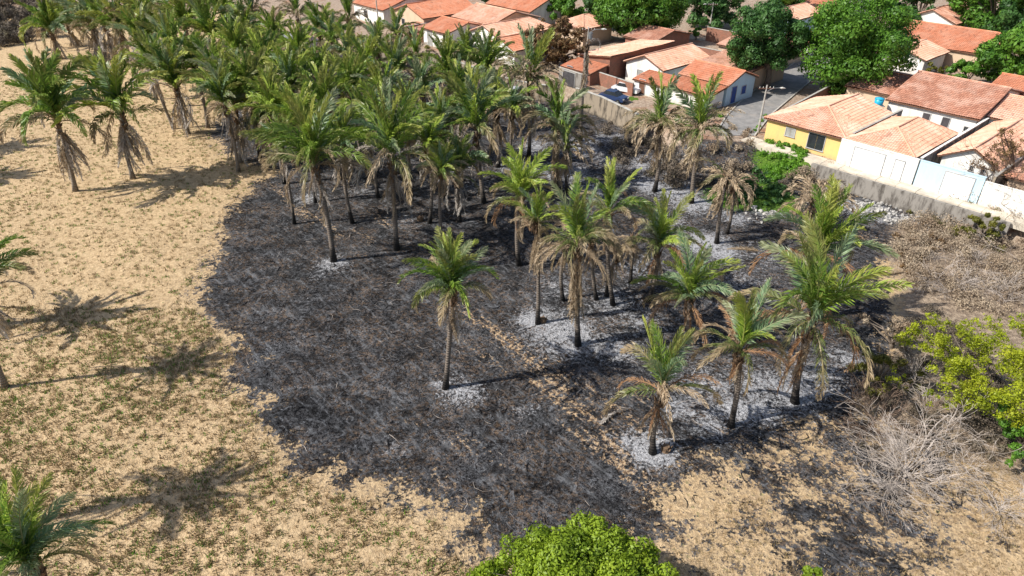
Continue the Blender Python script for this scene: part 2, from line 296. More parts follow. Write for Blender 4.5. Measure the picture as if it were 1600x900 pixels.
def mat_ground():
    t = NT('ground'); co = t.coord(); burnA = t.attr('burn'); ashA = t.attr('ash'); tanA = t.attr('tan'); br = t.attr('brush'); tw = t.attr('town'); gr = t.attr('green')
    rot = t.mapping(co, (1, 1, 1), (0, 0, rad(50))); streak = t.noise(1.0, 5, .65, t.mapping(rot, (.16, 1.1, 1))); fstreak = t.noise(1.0, 5, .65, t.mapping(rot, (.5, 2.6, 1)))
    n1 = t.noise(.35, 4); n3 = t.noise(2.6, 5, .7); n6 = t.noise(5.5, 4, .7); n15 = t.noise(13, 3, .7)
    # dry grass
    g = t.mix(t.ss(n3, .30, .68), (.39,.27,.15), (.64,.475,.285)); g = t.mix(t.math('MULTIPLY', t.ss(n6, .49, .65), .5), g, (.25,.165,.095))
    g = t.mix(t.math('MULTIPLY', t.ss(t.voro(2.6, t.mapping(rot, (1, .7, 1))), .26, .12), .55), g, (.17,.12,.065))
    g = t.mix(t.math('MULTIPLY', t.ss(n1, .45, .7), .45), g, (.56,.42,.25)); g = t.mix(t.math('MULTIPLY', t.ss(streak, .5, .72), .35), g, (.70,.53,.33))
    g = t.mix(t.math('MULTIPLY', t.ss(fstreak, .55, .7), .25), g, (.36,.235,.12))
    gv = t.voro(1.6); gm = t.math('MULTIPLY', t.ss(gv, .24, .1), t.ss(n3, .40, .6)); g = t.mix(t.math('MULTIPLY', gm, .7), g, (.11,.15,.03))
    # burnt
    n4 = t.noise(3.6, 5, .75, dist=.6); big = t.noise(.16, 3, .6); big2 = t.noise(.28, 4, .65, dist=1.)
    b = t.mix(t.ss(n6, .40, .60), (.009,.009,.010), (.070,.070,.074)); b = t.mix(t.math('MULTIPLY', t.ss(n15, .54, .62), t.ss(big, .35, .62)), b, (.20,.20,.21))
    brn = t.math('MULTIPLY', t.ss(n4, .47, .58), t.ss(big2, .36, .58)); b = t.mix(t.math('MULTIPLY', brn, .75), b, t.mix(t.ss(n15, .4, .6), (.08,.052,.035), (.28,.19,.12)))
    b = t.mix(t.math('MULTIPLY', t.ss(fstreak, .52, .64), .6), b, (.17,.175,.185))
    b = t.mix(t.math('MULTIPLY', t.ss(streak, .48, .68), .5), b, (.009,.009,.010))
    b = t.mix(t.math('MULTIPLY', t.ss(t.voro(1.7), .24, .08), .9), b, (.006,.006,.007))
    vb = t.math('ADD', .30, t.math('ADD', t.math('MULTIPLY', t.ss(t.noise(.33, 5, .7, dist=.8), .36, .64), .55), t.math('MULTIPLY', t.ss(t.noise(1.2, 3, .6), .4, .62), .35)))
    cbv = t.n('ShaderNodeCombineXYZ'); [t.l(vb, cbv.inputs[i_]) for i_ in range(3)]; b = t.mix(1., b, cbv.outputs[0], 'MULTIPLY')
    soil = t.mix(t.ss(n6, .42, .58), (.16,.10,.06), (.54,.39,.24))
    tf = t.math('MULTIPLY', t.ss(t.math('ADD', tanA, t.math('ADD', t.math('MULTIPLY', t.math('SUBTRACT', fstreak, .56), 3.0), t.math('MULTIPLY', t.math('SUBTRACT', n4, .5), 4.5))), .50, .80), t.ss(tanA, .03, .3)); b = t.mix(tf, b, soil)
    dn = t.noise(.9, 7, .82, dist=2.6)
    av = t.math('ADD', t.math('MULTIPLY', ashA, 1.35), t.math('ADD', t.math('MULTIPLY', t.math('SUBTRACT', dn, .5), 3.6), t.math('MULTIPLY', t.math('SUBTRACT', n6, .5), 1.8)))
    ac = t.mix(t.ss(n15, .36, .62), (.17,.175,.19), (.58,.58,.60)); b = t.mix(t.math('MULTIPLY', t.ss(av, .45, 1.15), .92), b, ac)
    wisp = t.math('MULTIPLY', t.ss(t.noise(.7, 8, .85, dist=3.5), .52, .63), .55); b = t.mix(wisp, b, (.23,.24,.26))
    rg = t.n('ShaderNodeTexNoise', noise_type='RIDGED_MULTIFRACTAL'); rg.inputs['Scale'].default_value = .7; rg.inputs['Detail'].default_value = 5; rg.inputs['Distortion'].default_value = 1.5; t.l(rot, rg.inputs['Vector'])
    b = t.mix(t.math('MULTIPLY', t.ss(rg.outputs[0], 1.25, 1.8), t.math('MULTIPLY', t.ss(n3, .42, .6), .6)), b, (.42,.43,.46))
    e = t.math('ADD', t.math('MULTIPLY', burnA, .8), t.math('ADD', t.math('MULTIPLY', t.math('SUBTRACT', n3, .5), 5.0), t.math('ADD', t.math('MULTIPLY', t.math('SUBTRACT', n6, .5), 3.), t.math('MULTIPLY', t.math('SUBTRACT', t.noise(.45, 6, .7), .5), 7.))))
    dust = t.math('MULTIPLY', t.ss(burnA, -5., .5), t.ss(n4, .46, .62)); g = t.mix(t.math('MULTIPLY', dust, .5), g, (.10,.085,.075))
    c = t.mix(t.ss(e, -.35, .35), g, b)
    bc = t.mix(t.ss(n3, .38, .65), (.20,.15,.11), (.42,.33,.24)); bc = t.mix(t.ss(n6, .55, .7), bc, (.09,.08,.07))
    bf = t.ss(t.math('ADD', br, t.math('MULTIPLY', t.math('SUBTRACT', n3, .5), 4)), -.6, .8); c = t.mix(bf, c, bc)
    gc = t.mix(t.ss(n6, .35, .65), (.04,.09,.012), (.13,.22,.03)); c = t.mix(t.ss(t.math('ADD', gr, t.math('MULTIPLY', t.math('SUBTRACT', n3, .5), 1.5)), .3, .6), c, gc)
    tc = t.mix(t.ss(n3, .35, .65), (.26,.19,.14), (.44,.35,.27)); tc = t.mix(t.ss(n1, .5, .7), tc, (.30,.17,.11)); c = t.mix(t.ss(tw, .1, .6), c, tc)
    t.color(c); t.b.inputs['Roughness'].default_value = .97; t.b.inputs['Specular IOR Level'].default_value = .12
    hgt = t.math('ADD', t.math('MULTIPLY', n6, .7), t.math('MULTIPLY', n15, .45)); t.bump(t.math('ADD', hgt, n3), .9, .16); return t.m
M['ground'] = mat_ground()
green = np.zeros_like(X)
for px, py, r in [(1215,250,2.6),(1240,262,2),(1185,285,3.2),(1150,295,3),(1205,300,3),(1180,185,1.4),(1190,170,1.4),(1075,160,2.5),(1100,168,2),(985,165,1.2),(1060,170,2)]:
    p = G(px, py, 1.); green = np.maximum(green, 1.3*np.exp(-((X-p.x)**2+(Y-p.y)**2)/r**2))
gme = np_mesh('ground', np.stack([X, Y, H], -1).reshape(-1, 3), Fq, dict(burn=burn.ravel(), ash=ash.ravel(), tan=tan.ravel(), brush=brush.ravel(), town=np.clip(dT, -1, 2).ravel()*(green.ravel() < .5), green=green.ravel()), M['ground'], True)
tag(np_obj('ground', gme), kind='structure')
def hz(x, y):
    i = np.clip(np.searchsorted(xs, x)-1, 0, len(xs)-2); j = np.clip(np.searchsorted(ys, y)-1, 0, len(ys)-2)
    fx = (x-xs[i])/(xs[i+1]-xs[i]); fy = (y-ys[j])/(ys[j+1]-ys[j])
    return H[j,i]*(1-fx)*(1-fy)+H[j,i+1]*fx*(1-fy)+H[j+1,i]*(1-fx)*fy+H[j+1,i+1]*fx*fy

# road and kerbs
def ribbon(name, L, R, z, mat, kind='structure', thick=0.):
    mb = MB(); n = len(L); vs = [(p.x, p.y, z) for p in L]+[(p.x, p.y, z) for p in R]
    mb.add(vs, [(i, i+1, n+i+1, n+i) for i in range(n-1)]); o = mb.build(name, mat); return tag(o, kind=kind)
def mat_asphalt():
    t = NT('asphalt'); n = t.noise(1.2, 5); c = t.mix(t.ss(n, .35, .65), (.19,.185,.18), (.26,.25,.24)); c = t.mix(t.math('MULTIPLY', t.ss(t.noise(.5, 5), .52, .7), .5), c, (.33,.29,.25))
    t.color(c); t.bump(t.noise(30, 3), .3, .01); return t.m
M['asphalt'] = mat_asphalt()
RL = [G(x, y, TZ+.02) for x, y in [(1118,212),(1136,182),(1161,156),(1192,132),(1240,100),(1268,76),(1300,40),(1330,0)]]
RR = [G(x, y, TZ+.02) for x, y in [(1178,212),(1203,180),(1236,152),(1262,130),(1290,100),(1310,76),(1335,40),(1365,0)]]
ribbon('road', RL, RR, TZ+.05, M['asphalt'])
for side, P in ((-1, RL), (1, RR)):
    mb = MB()
    for a, b in zip(P[:-1], P[1:]):
        d = (b-a).normalized(); nrm = Vector((-d.y, d.x, 0))*(.18*(-side))
        pts = [a, b, b+nrm, a+nrm]; vs = [(p.x, p.y, TZ-.1) for p in pts]+[(p.x, p.y, TZ+.17) for p in pts]
        mb.add(vs, [(0,3,2,1),(4,5,6,7),(0,1,5,4),(1,2,6,5),(2,3,7,6),(3,0,4,7)])
    tag(mb.build('kerb', M['concrete']), kind='structure')
# sidewalk slabs in front of the row of houses: each slab a piece
sw = tag(empty('pavement', T(0, -2.4), TA), kind='structure')
for i in range(15):
    mb = MB(); x0 = -1.6+i*2.0; dz = random.uniform(-.02, .02); mb.box(x0+.02, -.85, -.6, x0+1.98, .95, .12+dz); o = mb.build('pavement_slab', M['pave'], sw)
# ------------------------------------------------------------ walls
def wall_line(name, pts, z0, z1, th, mat, label, cat='wall', coping=True, group=None):
    a0 = pts[0]; t = empty(name, (a0.x, a0.y, z0), label=label, cat=cat, group=group); mb = MB(); cp = MB()
    for a, b in zip(pts[:-1], pts[1:]):
        a = a-a0; b = b-a0; d = (b-a).normalized(); n = Vector((-d.y, d.x, 0))*th/2
        def pris(m, w_, lo, hi):
            nn = n*w_; ps = [a-nn, b-nn, b+nn, a+nn]; vs = [(p.x, p.y, lo) for p in ps]+[(p.x, p.y, hi) for p in ps]
            m.add(vs, [(0,1,2,3)[::-1],(4,5,6,7),(0,1,5,4),(1,2,6,5),(2,3,7,6),(3,0,4,7)])
        pris(mb, 1, 0, z1-z0); pris(cp, 1.35, z1-z0+.003, z1-z0+.08)
    mb.build('wall_body', mat, t)
    if coping: cp.build('coping', M['concrete'], t)
    return t
wall_line('retaining_wall', [T(7.6,-3.55), T(14,-3.55), T(20,-3.55), T(27,-3.6)], -.3, TZ-.02, .35, M['grey'], 'stained grey rendered retaining wall below the white and pale blue house fronts', coping=False)
wall_line('retaining_wall', [G(900,146,TZ), G(940,160,TZ), G(985,182,TZ), G(1012,196,TZ)], -.3, TZ+.75, .3, M['stained'], 'blackened tan rendered wall behind the burnt palms, in front of the parked cars')
wall_line('retaining_wall', [G(560,74,TZ), G(640,84,TZ), G(700,94,TZ), G(800,128,TZ), G(862,138,TZ)], -.3, TZ+.3, .3, M['stained'], 'long tan wall behind the dense palm grove below the terracotta roofs')

# ------------------------------------------------------------ houses
class Acc:
    def __init__(s): s.V = []; s.F = []; s.A = []; s.n = 0
    def add(s, V, Fc, A): s.V.append(V); s.F.append(Fc+s.n); s.A.append(A); s.n += len(V)
def tile_plane(acc, e0, e1, r0, r1, pitch=.25, course=.42):
    """barrel tiles laid from the eave e0-e1 to the ridge r0-r1; the plane may be a trapezium or a triangle"""
    e0, e1, r0, r1 = map(Vector, (e0, e1, r0, r1)); s = (e1-e0); Wd = s.length; s.normalize()
    n = s.cross((r0+r1)/2-(e0+e1)/2).normalized(); up = n.cross(s).normalized()
    if n.z < 0: n = -n
    Tm = (r0-e0).dot(up); Tm = abs(Tm); up = up if (r0-e0).dot(up) > 0 else -up
    a = (r0-e0).dot(s); b = Wd-(r1-e0).dot(s); nc = max(3, int(Wd/pitch)); p = Wd/nc
    for i in range(nc):
        sm = (i+.5)*p; k = 1.
        if a > .05: k = min(k, sm/a)
        if b > .05: k = min(k, (Wd-sm)/b)
        tm = Tm*k; m = max(1, int(round(tm/course))); h = tm/m
        for j in range(m):
            prof = [(0, 0), (.22, .055), (.5, .085), (.78, .055), (1, 0)]; vs = []
            for q, (x, z) in enumerate(prof):
                for tt, lift in ((j*h-.03, .045), ((j+1)*h, .0)):
                    pt = e0+s*((i+x)*p)+up*tt+n*(z+lift+.03+.045*math.sin((i+x)*p*.9+e0.y)*math.sin(tt*.8+e0.x)); vs.append((pt.x, pt.y, pt.z))
            fc = [(2*q, 2*q+2, 2*q+3, 2*q+1) for q in range(4)]
            acc.add(np.array(vs), np.array(fc), np.full(10, random.random()))
def house(name, label, u0, u1, v0, v1, eave, rise, axis='v', hip0=0, hip1=0, wall='white', roof='roofA', over=.35, openings=(), z0=TZ, mono=None, wall_right=None, cat='house', group='houses with terracotta tile roofs'):
    """axis: direction the ridge runs; hip0/hip1: how far the ridge ends are set in; mono: 'u+' etc. single slope rising that way"""
    c = T((u0+u1)/2, (v0+v1)/2, z0); r = empty(name, c, TA, label=label, cat=cat, group=group)
    a = (u1-u0)/2; b = (v1-v0)/2; h = eave-z0; o = over; top = h+rise
    sl = rise/((a if axis == 'v' else b)); th = .06
    mb = MB()
    if mono:
        sl = rise/(2*a if mono[0] == 'u' else 2*b)
        hh = {'u+': (h, top, top, h), 'u-': (top, h, h, top), 'v+': (h, h, top, top), 'v-': (top, top, h, h)}[mono]
        vs = [(-a,-b,-.4),(a,-b,-.4),(a,b,-.4),(-a,b,-.4)]+[(x, y, z-th) for (x, y), z in zip(((-a,-b),(a,-b),(a,b),(-a,b)), hh)]
        mb.add(vs, [(0,1,5,4),(1,2,6,5),(2,3,7,6),(3,0,4,7),(4,5,6,7)])
    elif axis == 'v':
        g0 = top-th if hip0 == 0 else h-th; g1 = top-th if hip1 == 0 else h-th
        vs = [(-a,-b,-.4),(a,-b,-.4),(a,b,-.4),(-a,b,-.4),(-a,-b,h-th),(a,-b,h-th),(a,b,h-th),(-a,b,h-th),(0,-b,g0),(0,b,g1)]
        mb.add(vs, [(0,1,5,8,4),(1,2,6,5),(2,3,7,9,6),(3,0,4,7)])
    else:
        g0 = top-th if hip0 == 0 else h-th; g1 = top-th if hip1 == 0 else h-th
        vs = [(-a,-b,-.4),(a,-b,-.4),(a,b,-.4),(-a,b,-.4),(-a,-b,h-th),(a,-b,h-th),(a,b,h-th),(-a,b,h-th),(-a,0,g0),(a,0,g1)]
        mb.add(vs, [(0,1,5,4),(1,2,6,9,5),(2,3,7,6),(3,0,4,8,7)])
    mb.build('wall', M[wall], r)
    acc = Acc(); sf = MB(); dz = -o*sl
    def P(*q):
        tile_plane(acc, *q); q = [Vector(x)-Vector((0,0,.03)) for x in (q[0], q[1], q[3], q[2])]; lo = [x-Vector((0,0,.1)) for x in q]
        sf.add([tuple(x) for x in q+lo], [(0,1,2,3),(7,6,5,4),(0,4,5,1),(1,5,6,2),(2,6,7,3),(3,7,4,0)])
    rg = []
    if mono:
        if mono == 'u+': P((-a-o,b+o,h-o*sl),(-a-o,-b-o,h-o*sl),(a+o,b+o,top+o*sl),(a+o,-b-o,top+o*sl))
        if mono == 'u-': P((a+o,-b-o,h-o*sl),(a+o,b+o,h-o*sl),(-a-o,-b-o,top+o*sl),(-a-o,b+o,top+o*sl))
        if mono == 'v+': P((-a-o,-b-o,h-o*sl),(a+o,-b-o,h-o*sl),(-a-o,b+o,top+o*sl),(a+o,b+o,top+o*sl))
        if mono == 'v-': P((a+o,b+o,h-o*sl),(-a-o,b+o,h-o*sl),(a+o,-b-o,top+o*sl),(-a-o,-b-o,top+o*sl))
    elif axis == 'v':
        y0 = -b-o+hip0; y1 = b+o-hip1
        P((a+o,-b-o,h+dz),(a+o,b+o,h+dz),(0,y0,top),(0,y1,top)); P((-a-o,b+o,h+dz),(-a-o,-b-o,h+dz),(0,y1,top),(0,y0,top)); rg.append(((0,y0,top),(0,y1,top)))
        if hip0: P((-a-o,-b-o,h+dz),(a+o,-b-o,h+dz),(0,y0,top),(0,y0,top)); rg += [((-a-o,-b-o,h+dz),(0,y0,top)),((a+o,-b-o,h+dz),(0,y0,top))]
        if hip1: P((a+o,b+o,h+dz),(-a-o,b+o,h+dz),(0,y1,top),(0,y1,top)); rg += [((-a-o,b+o,h+dz),(0,y1,top)),((a+o,b+o,h+dz),(0,y1,top))]
    else:
        x0 = -a-o+hip0; x1 = a+o-hip1
        P((-a-o,-b-o,h+dz),(a+o,-b-o,h+dz),(x0,0,top),(x1,0,top)); P((a+o,b+o,h+dz),(-a-o,b+o,h+dz),(x1,0,top),(x0,0,top)); rg.append(((x0,0,top),(x1,0,top)))
        if hip0: P((-a-o,b+o,h+dz),(-a-o,-b-o,h+dz),(x0,0,top),(x0,0,top)); rg += [((-a-o,-b-o,h+dz),(x0,0,top)),((-a-o,b+o,h+dz),(x0,0,top))]
        if hip1: P((a+o,-b-o,h+dz),(a+o,b+o,h+dz),(x1,0,top),(x1,0,top)); rg += [((a+o,-b-o,h+dz),(x1,0,top)),((a+o,b+o,h+dz),(x1,0,top))]
    me = np_mesh('roof', np.concatenate(acc.V), np.concatenate(acc.F), dict(tint=np.concatenate(acc.A)), M[roof]); rf = np_obj('roof', me, r)
    sf.build('roof_deck', M['wood'], rf)
    if rg:
        rb = MB()
        for p, q in rg:
            p = Vector(p)+Vector((0,0,.1)); q = Vector(q)+Vector((0,0,.1)); rb.tube([p, q], [.11, .11], 6)
        rb.build('ridge_tiles', M[roof], rf)
    for side, pos, zz, ww, hh, kind in openings:
        if side == 'front': o0 = Vector((-a+pos, -b, zz)); dx = Vector((1,0,0)); nn = Vector((0,-1,0))
        elif side == 'right': o0 = Vector((a, -b+pos, zz)); dx = Vector((0,1,0)); nn = Vector((1,0,0))
        elif side == 'left': o0 = Vector((-a, b-pos, zz)); dx = Vector((0,-1,0)); nn = Vector((-1,0,0))
        opening(r, o0, dx, nn, ww, hh, kind)
    return r
def opening(r, o0, dx, nn, ww, hh, kind):
    def obox(mb, x0, x1, z0, z1, d0, d1):
        vs = [o0+dx*x+nn*d+Vector((0,0,z)) for d in (d0, d1) for x, z in ((x0,z0),(x1,z0),(x1,z1),(x0,z1))]
        mb.add(vs, [(0,1,2,3)[::-1],(4,5,6,7),(0,1,5,4),(1,2,6,5),(2,3,7,6),(3,0,4,7)])
    pm = {'door': 'wood', 'dark': 'darkdoor', 'bluedoor': 'bluepaint', 'window': 'glass', 'shutter': 'shutter', 'garage': 'garage', 'grille': 'darkdoor'}[kind]
    nm = {'window': 'window', 'shutter': 'window', 'garage': 'garage_door', 'grille': 'gate'}.get(kind, 'door'); f = MB(); t = .07
    obox(f, -t, 0, 0, hh+t, -.02, .07); obox(f, ww, ww+t, 0, hh+t, -.02, .07); obox(f, 0, ww, hh, hh+t, -.02, .07)
    if nm == 'window': obox(f, -t-.05, ww+t+.05, -t, 0, -.02, .12)
    pn = MB(); n = 2 if nm in ('window', 'gate') else (6 if nm == 'garage_door' else 1)
    if nm == 'garage_door':
        for i in range(n): obox(pn, .0, ww, hh*i/n+.012, hh*(i+1)/n-.012, -.02, .03)
    else:
        for i in range(n): obox(pn, ww*i/n+.015, ww*(i+1)/n-.015, .01, hh-.01, -.02, .025)
    d = pn.build(nm, M[pm], r); f.build('frame', M['frame'], d)
    if nm in ('door',): hb = MB(); obox(hb, ww*.85, ww*.92, hh*.46, hh*.5, .025, .08); hb.build('handle', M['metal'], d)
    if kind == 'grille':
        g = MB(); k = 9
        for i in range(k): obox(g, ww*i/k, ww*i/k+.03, 0, hh, .03, .06)
        g.build('bar', M['metal'], d)

# row along the retaining wall
house('house', 'yellow plastered house with a hipped terracotta roof at the street corner', 0, 9.2, -.9, 10.8, 4.7, 1.35, 'v', 5, .0, 'yellow', 'roofA',
      openings=[('front', 5.3, .55, 1.9, 1.7, 'window'), ('front', 2.5, 1.2, 1.1, .9, 'shutter')])
house('house', 'white house with pale hipped roof behind the white garage wall', 9.75, 16.4, -1.0, 9.4, 4.75, 1.3, 'v', 3.6, 2.5, 'white', 'roofA')
house('house', 'long white house with weathered roof and two dark doorways', 6.6, 16.6, 15.6, 31, 5.1, 2.0, 'u', 0, 0, 'white', 'roofC',
      openings=[('front', 4.3, .2, .8, 2.2, 'dark'), ('front', 6.5, .0, .8, 2.4, 'dark'), ('front', 9, 1.4, .4, .5, 'window')])
house('house', 'white gabled house behind the pale blue wall', 18.3, 23.4, 1.6, 16.5, 4.8, 1.35, 'v', 0, 2, 'white', 'roofA', openings=[('front', 2.7, 1.9, .3, .5, 'window'), ('front', 3.7, 1.9, .3, .5, 'window')])
house('house', 'house with a dull orange roof at the right edge, beyond the dark alley wall', 24.6, 33, .8, 13.5, 4.7, 1.3, 'v', 2, 2, 'cream', 'roofC')
house('house', 'broad salmon roofed house right of the long weathered roof', 17.2, 27, 18.0, 27.6, 5.0, 1.5, 'u', 0, 0, 'white', 'roofA')
house('house', 'house with a pale orange roof and white parapet at the upper right edge', 13.2, 25, 28.6, 39, 4.9, 1.4, 'u', 0, 0, 'cream', 'roofB')
house('house', 'low shaded roof under the large round tree, behind the long weathered roof', -.5, 6.2, 19.5, 31, 4.6, 1.2, 'u', 0, 0, 'cream', 'roofC')
house('house', 'long house with an orange roof right of the large round tree', -8.5, 6.6, 50.5, 63, 5.0, 2.1, 'u', 0, 0, 'cream', 'roofB')
house('house', 'white walled wing with a pale roof in front of the long orange roof', -6.5, .6, 41.5, 49.6, 4.7, 1.1, 'v', 0, 0, 'white', 'roofA')
house('house', 'house with two small orange roof slopes among trees at the top right', -15, -6.5, 72, 88, 5.0, 1.8, 'v', 0, 0, 'white', 'roofC')
house('house', 'house with a pale blue side wall between the two big round trees', -33, -26, 50, 60, 5.6, 1.3, 'v', 0, 0, 'blue', 'roofA', openings=[('right', 3, 1, 1, 1, 'window')])
house('house', 'orange roofed house at the top edge above the large round tree', -37, -27, 64, 78, 5.2, 1.8, 'u', 0, 0, 'white', 'roofB')
house('house', 'house with a pink orange roof at the top right corner among trees', -2, 9, 78, 90, 5.0, 1.8, 'u', 0, 0, 'cream', 'roofC')
# block left of the street
house('house', 'low orange roofed house with a blue door in its end wall facing the street', -18.2, -10.6, 6.6, 13.2, 4.9, 1.2, 'u', 0, 0, 'blue', 'roofB', openings=[('right', 1.2, .1, 1.1, 2.2, 'bluedoor'), ('right', 3.6, .9, 1.0, 1.1, 'bluedoor')])
house('porch', 'lean-to porch with orange tiles in front of the low house with the blue door', -17.4, -10.7, 2.6, 6.1, 4.05, .55, 'u', mono='v+', wall='white', roof='roofB', over=.3, cat='porch')
house('house', 'pale flat roofed house behind the low house with the blue door', -20.6, -12.5, 14.2, 24.5, 4.8, .9, 'u', mono='v+', wall='cream', roof='roofA')
house('house', 'white gabled house with pale roof left of the low orange roofs', -28, -21.2, 6.4, 17.2, 4.9, 1.35, 'v', 0, 0, 'white', 'roofA', openings=[('front', 2.2, .9, 1.0, 1.1, 'shutter')])
house('porch', 'small orange tiled porch in front of the white gabled house', -23, -17.9, 2.4, 5.6, 3.9, .6, 'u', mono='v+', wall='white', roof='roofB', over=.25, cat='porch', openings=[('front', 1.0, .1, 1, 2, 'door')])
house('house', 'raw brick house with a peach single slope roof left of the white gabled house', -35.4, -29.2, 4.0, 18.6, 4.9, .75, 'v', mono='u+', wall='brick', roof='roofA')
house('porch', 'low orange roof at the front of the raw brick house', -35.2, -29.3, .0, 3.5, 3.8, .6, 'u', mono='v+', wall='brick', roof='roofB', over=.2, cat='porch', openings=[('front', 1.2, .1, 1, 2, 'dark')])
house('house', 'brick walled house with a reddish roof behind the peach single slope roof', -40, -34, 20, 30, 4.7, 1.1, 'u', 0, 0, 'brick', 'roofC')
house('house', 'small pyramid roofed house left of the bushy dark green trees', -54, -47.6, 17.5, 25, 5.1, 1.4, 'v', 3.5, 3.5, 'cream', 'roofA')
house('house', 'house with pale pink roof beyond the brick yards, left of the dark round tree', -26, -16.5, 27, 38, 4.6, 1.0, 'u', 0, 0, 'cream', 'roofA')
house('house', 'low orange roof tucked against the left side of the first round tree', -22, -17, 40, 46, 4.6, .8, 'u', 0, 0, 'white', 'roofB')
house('house', 'white walled house with a window and orange roof at the top centre', -78, -65, 20.5, 31, 5.2, 1.9, 'u', 0, 0, 'white', 'roofB', openings=[('front', 1.5, 1.1, 1.4, 1.3, 'window')])
house('house', 'pale pink roofed house right of the small white house with the pale blue door', -60, -52.5, 2, 15, 4.9, 1.4, 'v', 0, 3, 'white', 'roofA')
house('house', 'house with a bright orange roof behind the palms above the brown dry tree', -51.5, -45, -1, 8, 4.6, 1.3, 'v', 0, 3, 'white', 'roofB')
house('house', 'small white house with a pale blue door and bright orange roof above the grove', -68, -60.8, -2.6, 6.4, 4.9, 1.2, 'u', 0, 0, 'white', 'roofB', openings=[('front', 1.3, .1, 1.3, 2.3, 'shutter')])
house('house', 'broad house with a pale orange roof behind the small white house', -72, -61, 7.2, 19, 5.0, 1.6, 'u', 0, 0, 'cream', 'roofA')
house('house', 'cream house with a wide orange roof second from the left above the palms', -83.5, -73, 1, 14, 5.3, 1.7, 'v', 0, 0, 'cream', 'roofB', openings=[('front', 3, 1.2, 1, 1, 'window')])
house('house', 'white house with an orange roof, leftmost above the palm grove', -97, -85.5, 0, 13, 5.2, 1.7, 'u', 0, 0, 'white', 'roofB', openings=[('front', 4, 1, 1.3, 1.2, 'window')])
house('house', 'brick outbuilding in shade beside the small white house', -75, -69, -2.2, 3, 4.0, .4, 'u', mono='v+', wall='brick', roof='roofC')

# front walls of the yards
def yard_wall(label, u0, v0, u1, v1, h, mat, th=.2, z=TZ, openings=(), name='yard_wall', coping='concrete'):
    p, q = T(u0, v0), T(u1, v1); L = (q-p).length; ang = math.atan2(q.y-p.y, q.x-p.x); r = empty(name, (p.x, p.y, z), ang, label=label, cat='wall')
    mb = MB(); mb.box(0, -th/2, -.3, L, th/2, h); mb.build('wall_body', M[mat], r); c = MB(); c.box(-.02, -th/2-.03, h+.003, L+.02, th/2+.03, h+.07); c.build('coping', M[coping], r)
    for x, zz, ww, hh, kind in openings: opening(r, Vector((x, -th/2, zz)), Vector((1,0,0)), Vector((0,-1,0)), ww, hh, kind)
    return r
yard_wall('white front wall with a large garage door and a small door beside it', 9.35, -1.75, 17.35, -1.75, 2.75, 'white', openings=[(1.6,.12,3.2,2.25,'garage'),(5.9,.12,.9,2.1,'garage')], coping='white')
yard_wall('pale blue front wall with a white garage door', 17.5, -1.75, 23.4, -1.75, 2.75, 'blue', openings=[(2.5,.12,2.6,2.3,'garage')], coping='blue')
yard_wall('white front wall right of the pale blue wall, behind the bare tree', 23.5, -1.8, 29, -1.8, 2.4, 'white', coping='white')
yard_wall('tall grey party wall running back between the white house and the gabled house', 17.42, -1.5, 17.2, 17.2, 2.9, 'grey', coping='white')
yard_wall('dark stained side wall running back along the right of the gabled house', 24.0, -1.5, 23.9, 14, 3.0, 'stained')
yard_wall('narrow dark wall with a pale top between the yellow and the white house', 9.45, .5, 9.3, 13, 2.9, 'grey')
yard_wall('brown brick wall lining the street beside the yellow house', -1.2, 3.2, -4.2, 30, 1.9, 'brick')
yard_wall('raw brick yard wall beside the raw brick house', -28.8, 1.5, -21.8, .8, 1.8, 'brick')
yard_wall('blue grey painted gate wall in front of the raw brick house, by the parked cars', -33.5, -2.2, -28.5, -2.6, 2.3, 'metal_wall' if 'metal_wall' in M else 'grey', openings=[(1,.1,2.6,2,'grille')])
yard_wall('brick yard wall in shade behind the white gabled house', -30, 24.5, -14, 24.9, 2.2, 'brick')
yard_wall('pink brick wall enclosing the yard beyond the pale roofs', -36, 38, -24, 38, 2.4, 'brick')
yard_wall('dark brick yard wall beside the cream house above the palms', -72.6, -3.5, -72.4, 8, 2.4, 'brick')
# gutters and parapet
# water tanks
def tank(label, u, v, z, r=.55, h=.75):
    t = empty('water_tank', T(u, v, z), label=label, cat='water tank', group='blue water tanks')
    m = MB(); m.tube([(0,0,.9),(0,0,.95),(0,0,.9+h)], [r*.85, r*.88, r], 16); m.build('tank_body', M['tank'], t, True)
    m = MB(); m.tube([(0,0,.9+h+.002),(0,0,.96+h),(0,0,1.08+h)], [r*1.06, r*1.06, r*.25], 16); m.build('lid', M['tank'], t, True)
    for sx in (-1,1):
        for sy in (-1,1): m = MB(); m.box(sx*.4-.06, sy*.4-.06, -1.2, sx*.4+.06, sy*.4+.06, .8); m.build('leg', M['concrete'], t)
    m = MB(); m.box(-.6,-.6,.8,.6,.6,.895); m.build('platform', M['concrete'], t)
tank('blue water tank on a concrete stand behind the two hipped roofs', 6.0, 14.2, 3.6)
tank('blue water tank half out of the frame at the right edge', 22.6, 14.8, 4.9)
